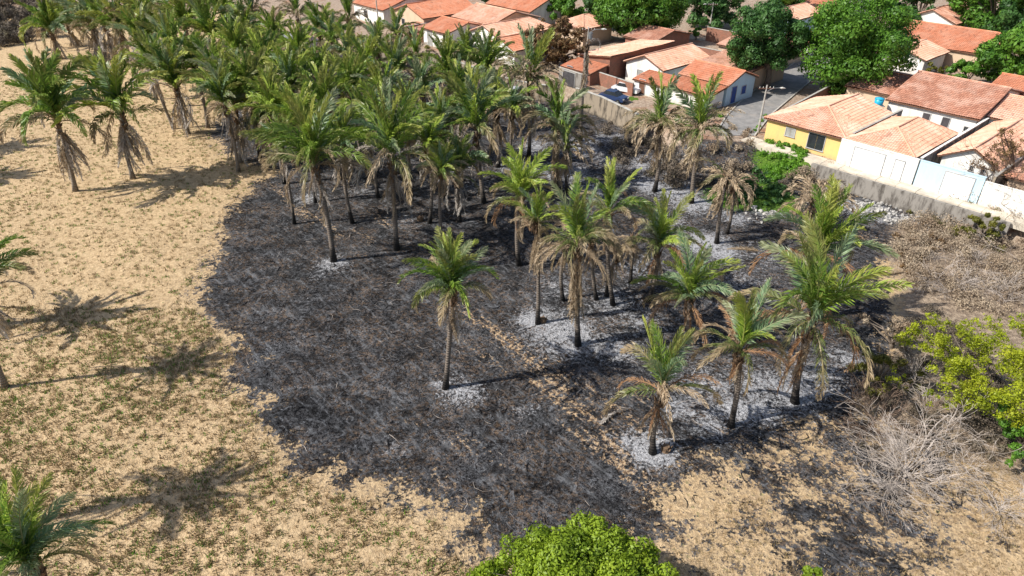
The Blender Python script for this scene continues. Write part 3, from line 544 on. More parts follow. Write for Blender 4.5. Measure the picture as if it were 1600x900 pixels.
# ------------------------------------------------------------ cars and poles
def car(label, p, rz, mat, sc_=1.0):
    t = empty('parked_car', p, rz, label=label, cat='car', group='parked cars'); m = MB()
    prof = [(-2.0,.35),(-2.05,.75),(-1.75,.95),(-1.25,1.0),(1.2,.95),(1.9,.82),(2.05,.6),(2.0,.35)]
    def loft(m, prof, ys_):
        n = len(prof); vs = [(x, y*(1-.04*(z > .9)), z) for y in ys_ for x, z in prof]; k = len(ys_); fs = []
        for i in range(k-1):
            for j in range(n): fs.append((i*n+j, i*n+(j+1) % n, (i+1)*n+(j+1) % n, (i+1)*n+j))
        fs.append(tuple(range(n))[::-1]); fs.append(tuple((k-1)*n+j for j in range(n))); m.add(vs, fs)
    loft(m, prof, (-.82, .82)); m.build('body', M[mat], t)
    m = MB(); c = [(-1.35,.99),(-.95,1.42),(.45,1.42),(1.1,.97)]; vs = [(x, y*(1 if z < 1.1 else .82), z) for y in (-.76,.76) for x, z in c]
    m.add(vs, [(0,1,2,3)[::-1],(4,5,6,7),(0,1,5,4),(2,3,7,6)]); m.build('windows', M['glass'], t)
    m = MB(); m.box(-.97,-.63,1.425,.47,.63,1.48); m.build('roof', M[mat], t)
    for x in (-1.25, 1.25):
        for y in (-.8, .8):
            m = MB(); m.tube([(x, y-.1, .31), (x, y+.1, .31)], [.31,.31], 14); wv = m.build('wheel', M['rubber'], t); m = MB(); m.tube([(x, y-.11, .31), (x, y+.11, .31)], [.17,.17], 10); m.build('rim', M['metal'], wv)
    for y in (-.6, .6): m = MB(); m.box(1.96, y-.17, .62, 2.04, y+.17, .76); m.build('headlight', M['lamp'], t)
car('dark blue car parked behind the blackened wall', G(958,158,TZ), rad(-40), 'cardark')
car('white car nose visible at the end of the blackened wall', G(972,150,TZ)+Vector((.8,1.6,0)), rad(-35), 'carwhite')
car('silver blue car behind the dry palms left of the blackened wall', G(806,152,0)+Vector((0,0,.05)), rad(70), 'cartrim')
def pole(label, bx, by, tx, ty, z, box=False, lamp=None):
    b = G(bx, by, z); top = above(tx, ty, b.y); h = top.z-z; t = empty('utility_pole', b, label=label, cat='utility pole', group='utility poles')
    m = MB(); m.tube([(0,0,-.3),(0,0,h)], [.15,.09], 8); m.build('pole', M['concrete'], t)
    m = MB(); m.box(-.9,-.06,h-.45,.9,.06,h-.33); m.build('crossarm', M['wood'], t)
    for x in (-.8,-.4,.4,.8): m = MB(); m.tube([(x,0,h-.327),(x,0,h-.15)], [.05,.03], 6); m.build('insulator', M['lamp'], t)
    if box: m = MB(); m.tube([(.35,0,h-1.6),(.35,0,h-1.55),(.35,0,h-.75),(.35,0,h-.7)], [.2,.28,.28,.15], 10); m.build('transformer', M['metal'], t)
    if lamp:
        m = MB(); m.tube([(0,0,h-.8),(lamp*.7,-.2,h-.3),(lamp*1.5,-.4,h-.2)], [.035]*3, 5); a = m.build('lamp_arm', M['metal'], t)
        m = MB(); m.tube([(lamp*1.4,-.38,h-.22),(lamp*1.65,-.44,h-.2),(lamp*2.0,-.5,h-.24)], [.06,.13,.05], 6); m.build('lamp_head', M['lamp'], a)
    return t, h
pole('thin leaning street pole with a lamp on the verge left of the yellow house', 1184, 208, 1192, 133, TZ, lamp=1)
pole('concrete pole with a transformer standing behind the blackened palms', 914, 146, 920, 42, TZ, box=True, lamp=1.2)
pole('slim pole beyond the brick yards in front of dark trees', 1108, 50, 1106, 4, TZ, lamp=-1)
pole('thin pole in front of the orange roofs at the top left of the houses', 592, 45, 593, -20, TZ)

# ------------------------------------------------------------ leafy trees
def leaf_cloud(centers, radii, n, size, up=.4, flat=.85, inner=.12, jit=.5):
    """n small leaf quads scattered over lobes"""
    C_ = np.array(centers); R_ = np.array(radii); w_ = R_**2/np.sum(R_**2); k = rng.choice(len(C_), n, p=w_)
    d = rng.normal(size=(n, 3)); d[:,2] += up*np.abs(d[:,2]); d /= np.linalg.norm(d, axis=1)[:,None]
    rr = R_[k]*(1-inner*rng.random(n)**.7*2.2+.12*rng.normal(size=n)); p = C_[k]+d*rr[:,None]*np.array([1,1,flat])
    nn = d+rng.normal(size=(n,3))*jit; nn /= np.linalg.norm(nn, axis=1)[:,None]
    a = np.cross(nn, rng.normal(size=(n,3))); a /= np.linalg.norm(a, axis=1)[:,None]; b = np.cross(nn, a)
    s = size*(.6+.8*rng.random(n))[:,None]; a = a*s; b = b*s*.5
    V = np.stack([p-a, p+b-nn*s*.15, p+a, p-b-nn*s*.15], 1).reshape(-1, 3); lobe = rng.random(len(C_))
    t = np.repeat(np.clip(lobe[k]*.55+rng.random(n)*.5, 0, 1), 4)
    return V, np.arange(4*n).reshape(-1, 4), t
def tree(name, label, cx, cy, rpx, base_y, mat, n=14000, leaf=.28, lobes=46, cat='tree', flat=.8, tz=TZ, group=None, trunk='bark', spread=1., zc=None, vis=1., squash=1., subs=None):
    """cx, cy: where the crown's middle is seen; rpx: its half width; base_y: row where the trunk meets the ground"""
    b = G(cx, base_y, tz); c = above(cx, cy, b.y); 
    if zc is not None: c = G(cx, cy, zc); b = Vector((c.x, c.y, tz))
    dist = (c-Vector((0,0,CH))).length; R = rpx*dist/F; hz_ = R*squash
    t = empty(name, b, label=label, cat=cat, group=group); lc = c-b; cs = []; rs = []
    big = mat in ('leaf_mango', 'leaf_bright', 'leaf_lime')
    for i in range(lobes):
        d = Vector((random.gauss(0,1), random.gauss(0,1), random.gauss(0,1)+.15)).normalized(); q = random.uniform(.68, .9) if big else random.uniform(.3, .95)
        if big and i % 6 == 0: q *= .5
        cs.append((lc.x+d.x*R*q*spread, lc.y+d.y*R*q*spread, max(lc.z+d.z*hz_*q*(flat if not big else .95), .22*R))); rs.append(R*(random.uniform(.15, .25)+(.1 if big and i % 6 == 0 else 0)) if big else R*random.uniform(.08, .18))
    if subs:
        cs = []; rs = []
        for sx, sy, sz, sr in subs:
            g_ = G(sx, sy, sz)-b; r_ = sr*dist/F
            for i in range(max(6, int(lobes*sr/sum(q[3] for q in subs)))):
                d = Vector((random.gauss(0,1), random.gauss(0,1), random.gauss(0,1)+.2)).normalized(); q = random.uniform(.25, .85) if mat == 'leaf_lime' else random.uniform(.45, 1.0)
                cs.append((g_.x+d.x*r_*q, g_.y+d.y*r_*q, max(g_.z+d.z*r_*q*.8, .25))); rs.append(r_*(random.uniform(.28, .5) if mat == 'leaf_lime' else random.uniform(.16, .36)))
    V, Fc, A = leaf_cloud(cs, rs, n, leaf, inner=.14 if big else .3, jit=.38 if big else .5); np_obj('crown', np_mesh('crown', V, Fc, dict(tint=A), M[mat]), t)
    m = MB(); tr = .07 if subs else max(.12, R*.07); m.tube([(0,0,-.2),(.05,0,lc.z*.25),(lc.x*.5,0,max(lc.z-hz_*.3,lc.z*.4))], [tr*1.35,tr,tr*.8], 8); m.build('trunk', M[trunk], t, True)
    for i in range(0, min(lobes, 16)):
        p0 = Vector((0,0,lc.z*random.uniform(.25,.5))); p1 = Vector(cs[i]); pm = (p0+p1)/2+Vector((random.uniform(-.3,.3),random.uniform(-.3,.3),R*.1))
        m = MB(); m.tube([p0, pm, p1], [tr*.55, tr*.35, tr*.12], 5); m.build('limb', M[trunk], t)
    return t
GT = 'broad leafy trees among the houses'
tree('mango_tree', 'dark green round tree with a tall dense crown left of the largest tree', 1197, 60, 57, 138, 'leaf_mango', 32000, .2, 95, group=GT, squash=.9)
tree('mango_tree', 'largest brighter green round tree over the street, behind the yellow house', 1340, 68, 75, 150, 'leaf_bright', 42000, .2, 120, group=GT, squash=.95)
tree('mango_tree', 'bushy green tree with sunlit lumps behind the brick houses, right of the thin dark gap', 1000, 14, 64, 66, 'leaf_bright', 26000, .25, 80, group=GT, squash=.8)
tree('mango_tree', 'darker green tree touching the left side of the bushy tree behind the brick houses', 940, 6, 34, 45, 'leaf_mango', 8000, .3, 30, group=GT)
tree('mango_tree', 'bright green tree behind the dry brown tree at the top centre', 884, 8, 28, 40, 'leaf_bright', 7000, .3, 26, group=GT)
tree('mango_tree', 'dark tree in shade at the top, left of the dark round tree', 1115, 0, 46, 44, 'leaf_mango', 10000, .34, 40, group=GT)
tree('mango_tree', 'green tree top showing above the dark round tree', 1225, -6, 34, 40, 'leaf_bright', 7000, .34, 30, group=GT)
tree('mango_tree', 'dark green tree right behind the largest round tree', 1430, 12, 40, 46, 'leaf_mango', 9000, .32, 36, group=GT)
tree('mango_tree', 'broad olive green tree at the top right corner above the orange roofs', 1545, 15, 55, 62, 'leaf_bright', 12000, .32, 48, group=GT)
tree('mango_tree', 'green tree at the right edge beside the pale orange roof', 1590, 85, 48, 140, 'leaf_bright', 12000, .27, 46, group=GT)
tree('mango_tree', 'small dark tree at the far top right edge of the frame', 1610, 30, 45, 80, 'leaf_mango', 8000, .3, 36, group=GT)
tree('garden_bush', 'bright green rounded bush between the long orange roof and the weathered roof', 1507, 118, 22, 138, 'leaf_bright', 4000, .22, 20, 'bush', group='bushes in the yards')
tree('garden_bush', 'yellow green low bush left of the rounded bright green bush', 1466, 112, 18, 124, 'leaf_olive', 2500, .2, 14, 'bush', group='bushes in the yards')
tree('garden_bush', 'small green bush in the brick yard in front of the dark tree gap', 1087, 50, 9, 62, 'leaf_bright', 1200, .25, 9, 'bush', group='bushes in the yards')
tree('dry_tree', 'brown half dry tree behind the grey fronds, in front of the orange roofs', 866, 68, 50, 125, 'leaf_rust', 15000, .18, 110, 'tree', tz=0, spread=1.05)
tree('dry_tree', 'green topped small tree above the brown half dry tree', 838, 62, 22, 110, 'leaf_olive', 2500, .22, 16, 'tree', tz=0)
tree('dry_tree', 'sparse brown leaved tree crown in front of the rightmost roofs', 1565, 240, 44, 330, 'leaf_rust', 2600, .10, 60, 'tree', tz=0, trunk='browntwig')
tree('olive_shrub', 'dark green and brown shrub at the right edge below the bare tree', 1592, 312, 26, 345, 'leaf_olive', 3500, .11, 30, 'shrub', tz=0)
tree('mango_tree', 'dark tree top between roofs at the top left of the houses', 775, 4, 22, 22, 'leaf_mango', 4000, .35, 18, group=GT)
tree('lime_green_tree', 'bright lime green leafy tree top rising from the bottom edge', 890, 915, 138, 0, 'leaf_lime', 60000, .085, 230, 'tree', zc=3.6, tz=0, squash=.62,
     subs=[(775,885,2.9,38),(815,868,3.2,38),(868,855,3.5,46),(925,842,3.9,42),(960,868,3.5,44),(1005,878,3.1,38),(890,910,3.4,62),(830,925,3.,54),(980,925,3.,54),(925,822,4.0,22),(757,900,2.6,30),(1020,905,3.0,36),(900,870,3.3,60),(850,885,3.2,52),(955,885,3.2,52)])
tree('lime_green_tree', 'tiny lime green tree tip at the bottom edge right of the big one', 1268, 915, 26, 0, 'leaf_lime', 3500, .09, 14, 'tree', zc=3.0, tz=0)
tree('yellow_green_tree', 'airy yellow green acacia spreading at the right edge', 1520, 590, 112, 0, 'leaf_acacia', 26000, .075, 320, 'tree', zc=2.6, tz=0,
     subs=[(1450,515,3.2,30),(1420,530,2.8,22),(1490,545,3.4,34),(1530,520,3.6,26),(1575,510,3.6,26),(1560,560,3.6,40),(1500,590,3.2,36),(1600,575,3.5,34),(1540,625,3.0,34),(1590,630,3.0,34),(1470,620,2.4,20),(1630,540,3.6,34),(1395,590,1.8,18),(1650,600,3.4,40)])
tree('yellow_green_tree', 'darker green foliage hanging at the right edge below the airy acacia', 1612, 670, 48, 0, 'leaf_bright', 5000, .09, 40, 'tree', zc=2.0, tz=0, subs=[(1590,660,2,26),(1610,690,1.8,24),(1598,720,1.4,18),(1630,650,2.2,30)])
tree('olive_shrub', 'thin olive brown shrub between the green palm and the airy acacia', 1375, 580, 46, 0, 'leaf_olive', 3600, .09, 26, 'shrub', zc=1.2, tz=0, flat=.7, spread=1.3)
tree('olive_shrub', 'dry tan shrub in front of the airy acacia', 1400, 520, 40, 0, 'leaf_pale', 3000, .09, 20, 'shrub', zc=1.4, tz=0, flat=.6, spread=1.3)
tree('olive_shrub', 'mustard coloured shrub in the pale dry brush below the white wall', 1540, 355, 32, 0, 'leaf_olive', 3600, .11, 20, 'shrub', zc=1.6, tz=0)

# ------------------------------------------------------------ branching bare wood
def branch(mb, p, d, L, r, depth, spread=.5, grav=0., kids=3, n=4, thin=.004):
    pts = [p]; rs = [r]; q = p.copy(); dd = d.copy(); seg = 5
    for i in range(seg):
        dd = (dd+Vector((random.gauss(0,.2), random.gauss(0,.2), random.gauss(0,.18)-grav))).normalized(); q = q+dd*L/seg
        if q.z < .05: q.z = .05+random.random()*.05
        pts.append(q.copy()); rs.append(max(thin, r*(1-.55*(i+1)/seg)))
    mb.tube(pts, rs, n, False)
    if depth > 0:
        for k in range(kids):
            j = random.randint(1, seg); nd = (dd+Vector((random.gauss(0,spread), random.gauss(0,spread), random.gauss(0,spread)*.7))).normalized()
            branch(mb, pts[j], nd, L*random.uniform(.5,.8), rs[j]*.65, depth-1, spread, grav, kids, 3, thin)
def bare(name, label, p, arms, mat, cat, group=None):
    t = empty(name, p, label=label, cat=cat, group=group)
    for d, L, r, dep, kids, sp, gr in arms:
        mb = MB(); branch(mb, Vector((random.gauss(0,.12),random.gauss(0,.12),.05)), Vector(d).normalized(), L, r, dep, sp, gr, kids, 6, .009); mb.build('limb', M[mat], t)
    return t
arms = []
for a, L, r in [(35,4.6,.06),(70,3.2,.045),(20,3.6,.05),(160,3.0,.04),(190,3.6,.04),(-20,2.6,.04),(-60,2.2,.035),(120,3.4,.04),(95,2.4,.03),(-110,2.0,.03),(215,2.4,.03),(50,2.4,.03),(-80,1.6,.025)]:
    a = rad(a+random.uniform(-8,8)); arms.append(((math.cos(a), math.sin(a), random.uniform(.12,.8)), L*random.uniform(.8,1.05), r, 3, 5, .55, .02))
bare('bare_shrub', 'large leafless shrub with pale spreading branches on scorched ground at the lower right', G(1415,742), arms, 'twig', 'bare shrub')
arms = [((math.cos(rad(36*i)), math.sin(rad(36*i)), random.uniform(.4,1)), random.uniform(1.6,2.6), .03, 3, 4, .4, .02) for i in range(10)]
bare('bare_shrub', 'smaller grey leafless shrub up-slope of the large pale one', G(1360,665), arms, 'browntwig', 'bare shrub')
arms = [((.05,.05,1), 6.0, .10, 0, 0, .3, 0)]+[((random.gauss(0,.35), random.gauss(0,.35), 1), random.uniform(3,6), .05, 3, 4, .35, 0) for i in range(7)]
bare('bare_tree', 'thin leafless tree in front of the white wall at the right', G(1552,345), arms, 'browntwig', 'tree')
bare('fallen_branch', 'long pale dead branch lying over the dry brush at the right edge', G(1590,410), [((-1,-.3,.35), 3.2, .05, 3, 4, .5, .02), ((-.4,.8,.6), 2.4, .04, 2, 4, .5, .02)], 'twig', 'branch')
for lab, x, y in (('light tangle of dead twigs above the airy acacia', 1480, 455), ('dead twig tangle at the right edge above the airy acacia', 1570, 470), ('grey twigs poking up left of the airy acacia', 1415, 600),
                  ('sparse twigs at the bottom right over bare sand', 1560, 800), ('dead twig tangle below the mustard shrub', 1520, 420)):
    arms = [((math.cos(rad(50*i)), math.sin(rad(50*i)), random.uniform(.3,1.2)), random.uniform(1.2,2.4), .022, 3, 4, .4, .02) for i in range(7)]
    bare('dead_twigs', lab, G(x, y), arms, 'twig', 'dead twigs')

# ------------------------------------------------------------ ground cover built as stuff
def scatter_poly(P, n):
    P = [(p[0], p[1]) for p in P]; x0 = min(p[0] for p in P); x1 = max(p[0] for p in P); y0 = min(p[1] for p in P); y1 = max(p[1] for p in P); out = np.zeros((0, 2))
    while len(out) < n:
        q = np.stack([rng.uniform(x0, x1, n*3), rng.uniform(y0, y1, n*3)], 1); q = q[sd_poly(q[:,0], q[:,1], P) > 0]; out = np.concatenate([out, q])
    return out[:n]
def tufts(name, pts, mat, nb, hmin, hmax, wd, lean=.5, spread=.06, label=None, cat='grass'):
    n = len(pts); P = np.repeat(pts, nb, 0); m = len(P); z = hz(P[:,0], P[:,1])
    P = P+rng.normal(size=(m,2))*spread; a = rng.uniform(0, 2*np.pi, m); l = rng.uniform(0, lean, m); h = rng.uniform(hmin, hmax, m); wv = wd*(.6+.8*rng.random(m))
    dx = np.cos(a); dy = np.sin(a); base = np.stack([P[:,0], P[:,1], z-.01], 1); sd = np.stack([-dy*wv, dx*wv, np.zeros(m)], 1)
    tip = base+np.stack([dx*h*l, dy*h*l, h], 1); V = np.stack([base-sd, base+sd, tip], 1).reshape(-1, 3)
    t = np.repeat(rng.random(n), nb*3)*.7+np.repeat(rng.random(m), 3)*.3
    o = np_obj(name, np_mesh(name, V, np.arange(3*m).reshape(-1, 3), dict(tint=t), M[mat])); return tag(o, label=label, cat=cat, kind='stuff')
def clumps(name, pts, rr, per, leaf, mat, label, cat, hfac=.7, ztop=0, up=.6):
    cs = []; rs = []
    for x, y in pts:
        r = random.uniform(*rr); cs.append((x, y, float(hz(np.array([x]), np.array([y]))[0])+r*hfac*random.uniform(.2,1))); rs.append(r)
    V, Fc, A = leaf_cloud(cs, rs, per*len(pts), leaf, up=up, flat=.75, inner=.3); o = np_obj(name, np_mesh(name, V, Fc, dict(tint=A), M[mat])); return tag(o, label=label, cat=cat, kind='stuff')
def inb(q, pad=0): return sd_poly(q[:,0], q[:,1], [(p.x, p.y) for p in BURN]) > pad
FIELD = [G(*p) for p in [(-60,120),(420,60),(460,260),(420,400),(520,780),(760,905),(-60,905)]]
q = scatter_poly([G(*p) for p in [(-60,480),(420,480),(480,640),(900,905),(-60,905)]], 9000); q = np.concatenate([q, scatter_poly(FIELD, 15000)]); q = q[~inb(q, -.3)]
q = q[(vnoise(q[:,0], q[:,1], 2.2, 9)+1.2*rng.random(len(q))) > .75]
tufts('dry_grass', q, 'tuft', 7, .10, .26, .028, .9, .10, 'short straw coloured dry grass tufts over the open field')
g = q[(.35*vnoise(q[:,0], q[:,1], 9., 11)+rng.random(len(q))) > .93]; tufts('green_grass', g, 'leaf_grass', 8, .08, .20, .03, .9, .12, 'scattered small green tufts in the dry field')
q = scatter_poly([G(*p) for p in [(1050,720),(1640,700),(1700,905),(1040,905)]], 3500); q = q[~inb(q, 0)]
tufts('dry_grass', q, 'tuft', 6, .05, .16, .018, .9, .08, 'sparse dry grass on the sandy ground at the lower right')
q = scatter_poly(BURN, 22000); q = q[inb(q, .2) & (q[:,1] < 75)]; q = q[(vnoise(q[:,0], q[:,1], 1.4, 31)+.4*rng.random(len(q))) > .62]
tufts('charred_stubble', q, 'char', 5, .04, .15, .035, .9, .10, 'black charred stubble over the burnt ground', 'burnt stubble')
q = scatter_poly(BURN, 26000); q = q[inb(q, .6) & (q[:,1] < 80)]; q = q[(vnoise(q[:,0], q[:,1], 1.6, 21)) > .62]
tufts('ash_flakes', q, 'ashy', 2, .005, .03, .045, 2.5, .10, 'pale ash flakes strewn over the burnt ground', 'ash')
clumps('dry_brush', scatter_poly([G(*p) for p in [(1410,350),(1495,335),(1700,370),(1750,470),(1640,500),(1500,490),(1420,460),(1390,395)]], 230), (.4,1.25), 230, .075, 'leaf_pale', 'tangled pale dry brush below the house walls at the right', 'dry brush')
clumps('scorched_brush', scatter_poly([G(*p) for p in [(1400,350),(1470,345),(1480,400),(1420,430),(1395,400)]], 22), (.25,.5), 160, .07, 'leaf_rust', 'reddish scorched brush at the left of the pale dry brush', 'dry brush')
clumps('dry_brush', scatter_poly([G(*p) for p in [(1385,500),(1460,480),(1640,640),(1640,740),(1480,700),(1360,640)]], 120), (.25,.8), 200, .07, 'leaf_grey', 'low grey brown brush under and around the airy acacia', 'dry brush')
clumps('dry_brush', scatter_poly([G(*p) for p in [(1300,640),(1400,600),(1560,650),(1600,730),(1480,790),(1380,760),(1300,700)]], 60), (.15,.4), 110, .045, 'leaf_grey', 'thin grey brush around the large leafless shrub', 'dry brush')
clumps('dry_brush', scatter_poly([G(*p) for p in [(1410,330),(1500,325),(1750,360),(1750,420),(1560,400)]], 50), (.3,.8), 200, .075, 'leaf_olive', 'olive tinged brush close under the white and blue house fronts', 'dry brush')
clumps('dry_brush', scatter_poly([G(*p) for p in [(905,200),(960,190),(1060,235),(1120,290),(1060,300),(960,250)]], 60), (.4,1.3), 240, .11, 'leaf_grey', 'scorched brown brush at the foot of the blackened wall', 'dry brush')
clumps('dry_brush', scatter_poly([G(*p) for p in [(1020,235),(1150,225),(1200,240),(1140,300),(1050,280)]], 28), (.4,1.0), 220, .11, 'leaf_pale', 'pale dry brush on the bank between the palms and the street', 'dry brush')
clumps('dry_brush', scatter_poly([G(*p) for p in [(1220,290),(1290,265),(1330,300),(1290,340),(1240,335)]], 34), (.35,1.0), 200, .085, 'leaf_pale', 'straw coloured brush at the left end of the grey retaining wall', 'dry brush')
clumps('dark_undergrowth', scatter_poly([G(*p) for p in [(1135,280),(1170,262),(1225,290),(1235,312),(1195,325),(1125,318)]], 40), (.4,.9), 240, .12, 'leaf_mango', 'dark green creeping undergrowth at the foot of the bank beside the straw topped palm', 'undergrowth', .4)  # darker leaf material for the growth on the lower half of the bank
clumps('green_undergrowth', scatter_poly([G(*p) for p in [(1180,255),(1215,236),(1258,260),(1245,290),(1200,285)]], 70), (.3,.6), 260, .11, 'leaf_grass', 'bright green undergrowth on the bank below the yellow house', 'undergrowth')
clumps('verge_grass', [(G(x, y, TZ).x, G(x, y, TZ).y) for x, y in [(1185,200),(1190,190),(1196,182),(1180,205),(1130,175),(1125,182),(1080,160),(1095,165),(1060,158),(1105,175),(1115,170)]], (.35,.6), 160, .1, 'leaf_grass', 'green grass on the verge beside the street', 'grass', .2)
clumps('woodland_scrub', scatter_poly([G(*p) for p in [(-200,95),(0,70),(75,66),(130,45),(60,0),(40,-30),(-200,-30)]], 170), (1.2,3.0), 240, .26, 'leaf_grey', 'grey brown leafless scrub beyond the field at the top left', 'scrub', 1.0)
clumps('woodland_scrub', scatter_poly([G(*p) for p in [(-40,80),(30,74),(85,60),(95,30),(60,-5),(-40,0)]], 130), (1.0,2.2), 300, .2, 'leaf_grey', 'near edge of the grey brown scrub at the top left', 'scrub', 1.0)
clumps('woodland_scrub', scatter_poly([G(*p) for p in [(60,-10),(70,-60),(700,-60),(620,-5),(300,6)]], 200), (1.5,3.5), 170, .35, 'leaf_grey', 'grey scrub beyond the palm grove at the top edge', 'scrub', 1.0)
clumps('grove_undergrowth', scatter_poly([G(*p) for p in [(470,60),(640,80),(740,110),(760,200),(640,200),(520,150),(400,80)]], 60), (.5,1.2), 200, .16, 'leaf_olive', 'low green undergrowth between the palms of the dense grove', 'undergrowth')
# burnt frond ribs, sticks and husks lying on the ash
def litter(name, n, mat, lo, hi, r, label, cat):
    mb = MB(); q = scatter_poly(BURN, n*2); q = q[inb(q, .5) & (q[:,1] < 85)][:n]; zz = hz(q[:,0], q[:,1])
    for (x, y), z in zip(q, zz):
        a = random.uniform(0, 6.28); L = random.uniform(lo, hi); c = random.gauss(0, .5); pts = []
        for i in range(4): pts.append((x+math.cos(a)*L*i/3, y+math.sin(a)*L*i/3, z+.03+.05*math.sin(i))); a += c
        mb.tube(pts, [r, r*.9, r*.6, r*.25], 3, False)
    tag(mb.build(name, M[mat]), label, cat, kind='stuff')
litter('charred_sticks', 700, 'char', .3, 1.3, .035, 'black charred sticks and frond ribs scattered over the burnt ground', 'charred sticks')
litter('pale_sticks', 260, 'twig', .3, 1.4, .016, 'pale bleached sticks and ribs scattered over the burnt ground', 'dead sticks')
# rubble along the retaining wall
def rock(p, r, mat='rock'):
    mb = MB(); vs = []; s = [random.uniform(.7,1.3) for _ in range(3)]
    for i in range(3):
        for k in range(6):
            t = 2*math.pi*k/6+i*.5; q = (.75,1,.55)[i]*random.uniform(.75,1.15); vs.append((math.cos(t)*r*q*s[0], math.sin(t)*r*q*s[1], (i-.4)*r*.55*s[2]))
    fs = [tuple(range(6))[::-1], tuple(12+k for k in range(6))]+[(i*6+k, i*6+(k+1) % 6, i*6+6+(k+1) % 6, i*6+6+k) for i in range(2) for k in range(6)]
    mb.add(vs, fs); return mb, mat
rb = MB(); ra = MB()
for px, py, sp, n in [(1330,318,62,120),(1400,336,55,130),(1290,312,30,40),(1190,332,26,34)]:
    for i in range(n):
        x = px+random.uniform(-1,1)*sp; y = py+(x-px)*.22+random.gauss(0,6); p = G(x, y); p.z = float(hz(np.array([p.x]), np.array([p.y]))[0])+.03; m_ = rock(None, random.uniform(.05,.2) if random.random() < .9 else .32)[0]
        (rb if px > 1250 else ra).add([(a+p.x, b+p.y, c+p.z) for a, b, c in m_.v], m_.f)
tag(rb.build('rubble', M['rock']), 'pale broken rubble strewn at the foot of the grey retaining wall', 'rubble', kind='stuff'); tag(ra.build('ash_lumps', M['rock']), 'whitish ash covered lumps left of the retaining wall', 'ash', kind='stuff')

# ------------------------------------------------------------ palms
def frond_mesh(name, bend, twist, nl, Lf=5., lmax=1.05, wid=.045, droop=.25, rough=0., gap=0., a0=.06, fwd=46):
    """pinnate frond along +X, curving down to -Z; leaflets in a plane that twists along the rachis"""
    N = 22; ss = np.linspace(0, 1, N+1); ang = -rad(bend)*ss**1.35; ds = Lf/N; px = np.concatenate([[0], np.cumsum(np.cos(ang[:-1])*ds)]); pz = np.concatenate([[0], np.cumsum(np.sin(ang[:-1])*ds)])
    V = []; Fc = []; T_ = []; TI = []; RB = []; ED = []
    def vert(p, t, ti, rb, ed): V.append(tuple(p)); T_.append(t); TI.append(ti); RB.append(rb); ED.append(ed); return len(V)-1
    rw = lambda s: .055*(1-s)**.8+.008
    prev = None
    for i in range(0, N+1, 2):
        c = Vector((px[i], 0, pz[i])); r = rw(ss[i]); n = Vector((-math.sin(ang[i]), 0, math.cos(ang[i])))
        cur = [vert(c+Vector((0,r,0)), ss[i], .5, 1, 0), vert(c+n*r*.8, ss[i], .5, 1, 0), vert(c+Vector((0,-r,0)), ss[i], .5, 1, 0), vert(c-n*r*.6, ss[i], .5, 1, 0)]
        if prev: Fc += [(prev[k], prev[(k+1) % 4], cur[(k+1) % 4], cur[k]) for k in range(4)]
        prev = cur
    for i in range(nl):
        s = a0+.15*0+(1-a0)*(i+.5)/nl
        if s < .1: continue
        f = s*N; j = min(int(f), N-1); fr = f-j; c = Vector((px[j]*(1-fr)+px[j+1]*fr, 0, pz[j]*(1-fr)+pz[j+1]*fr)); a = ang[j]*(1-fr)+ang[j+1]*fr
        Tn = Vector((math.cos(a), 0, math.sin(a))); Nn = Vector((-math.sin(a), 0, math.cos(a))); S = Vector((0,1,0)); ph = rad(twist)*s**.8
        S2 = S*math.cos(ph)+Nn*math.sin(ph); N2 = Nn*math.cos(ph)-S*math.sin(ph)
        prof = min(1., s*4.5+.15)*(1-s**4*.75)
        for sd in (1, -1):
            if random.random() < gap: continue
            fw = rad(random.gauss(fwd, 6+14*rough)+(75-fwd)*.35*s); l = lmax*prof*random.uniform(.82,1.08)*(1-rough*.4*random.random()); ti = random.random()
            d = (Tn*math.sin(fw)+S2*sd*math.cos(fw)+N2*(.28+random.gauss(0,.10+.4*rough))).normalized()
            wv = (Tn-d*Tn.dot(d)).normalized()*wid*random.uniform(.7,1.2)
            wv = (wv+d.cross(wv)*random.gauss(0,.3+rough)); m = c+d*l*.5; tip = m+(d*.5+Vector((0,0,-droop*random.uniform(.5,1.5)))).normalized()*l*.5
            A = vert(c-wv*.5, s, ti, 0, 0); B = vert(c+wv*.5, s, ti, 0, 0); C1 = vert(m+wv, s, ti, 0, .5); D1 = vert(m-wv, s, ti, 0, .5); E = vert(tip, s, ti, 0, 1)
            Fc.append((A, B, C1, D1)); Fc.append((D1, C1, E))
    me = bpy.data.meshes.new(name); me.from_pydata(V, [], Fc); me.materials.append(M['f_green'])
    for n_, val in (('t', T_), ('tint', TI), ('rib', RB), ('edge', ED)): at = me.attributes.new(n_, 'FLOAT', 'POINT'); at.data.foreach_set('value', val)
    return me
FM = {}
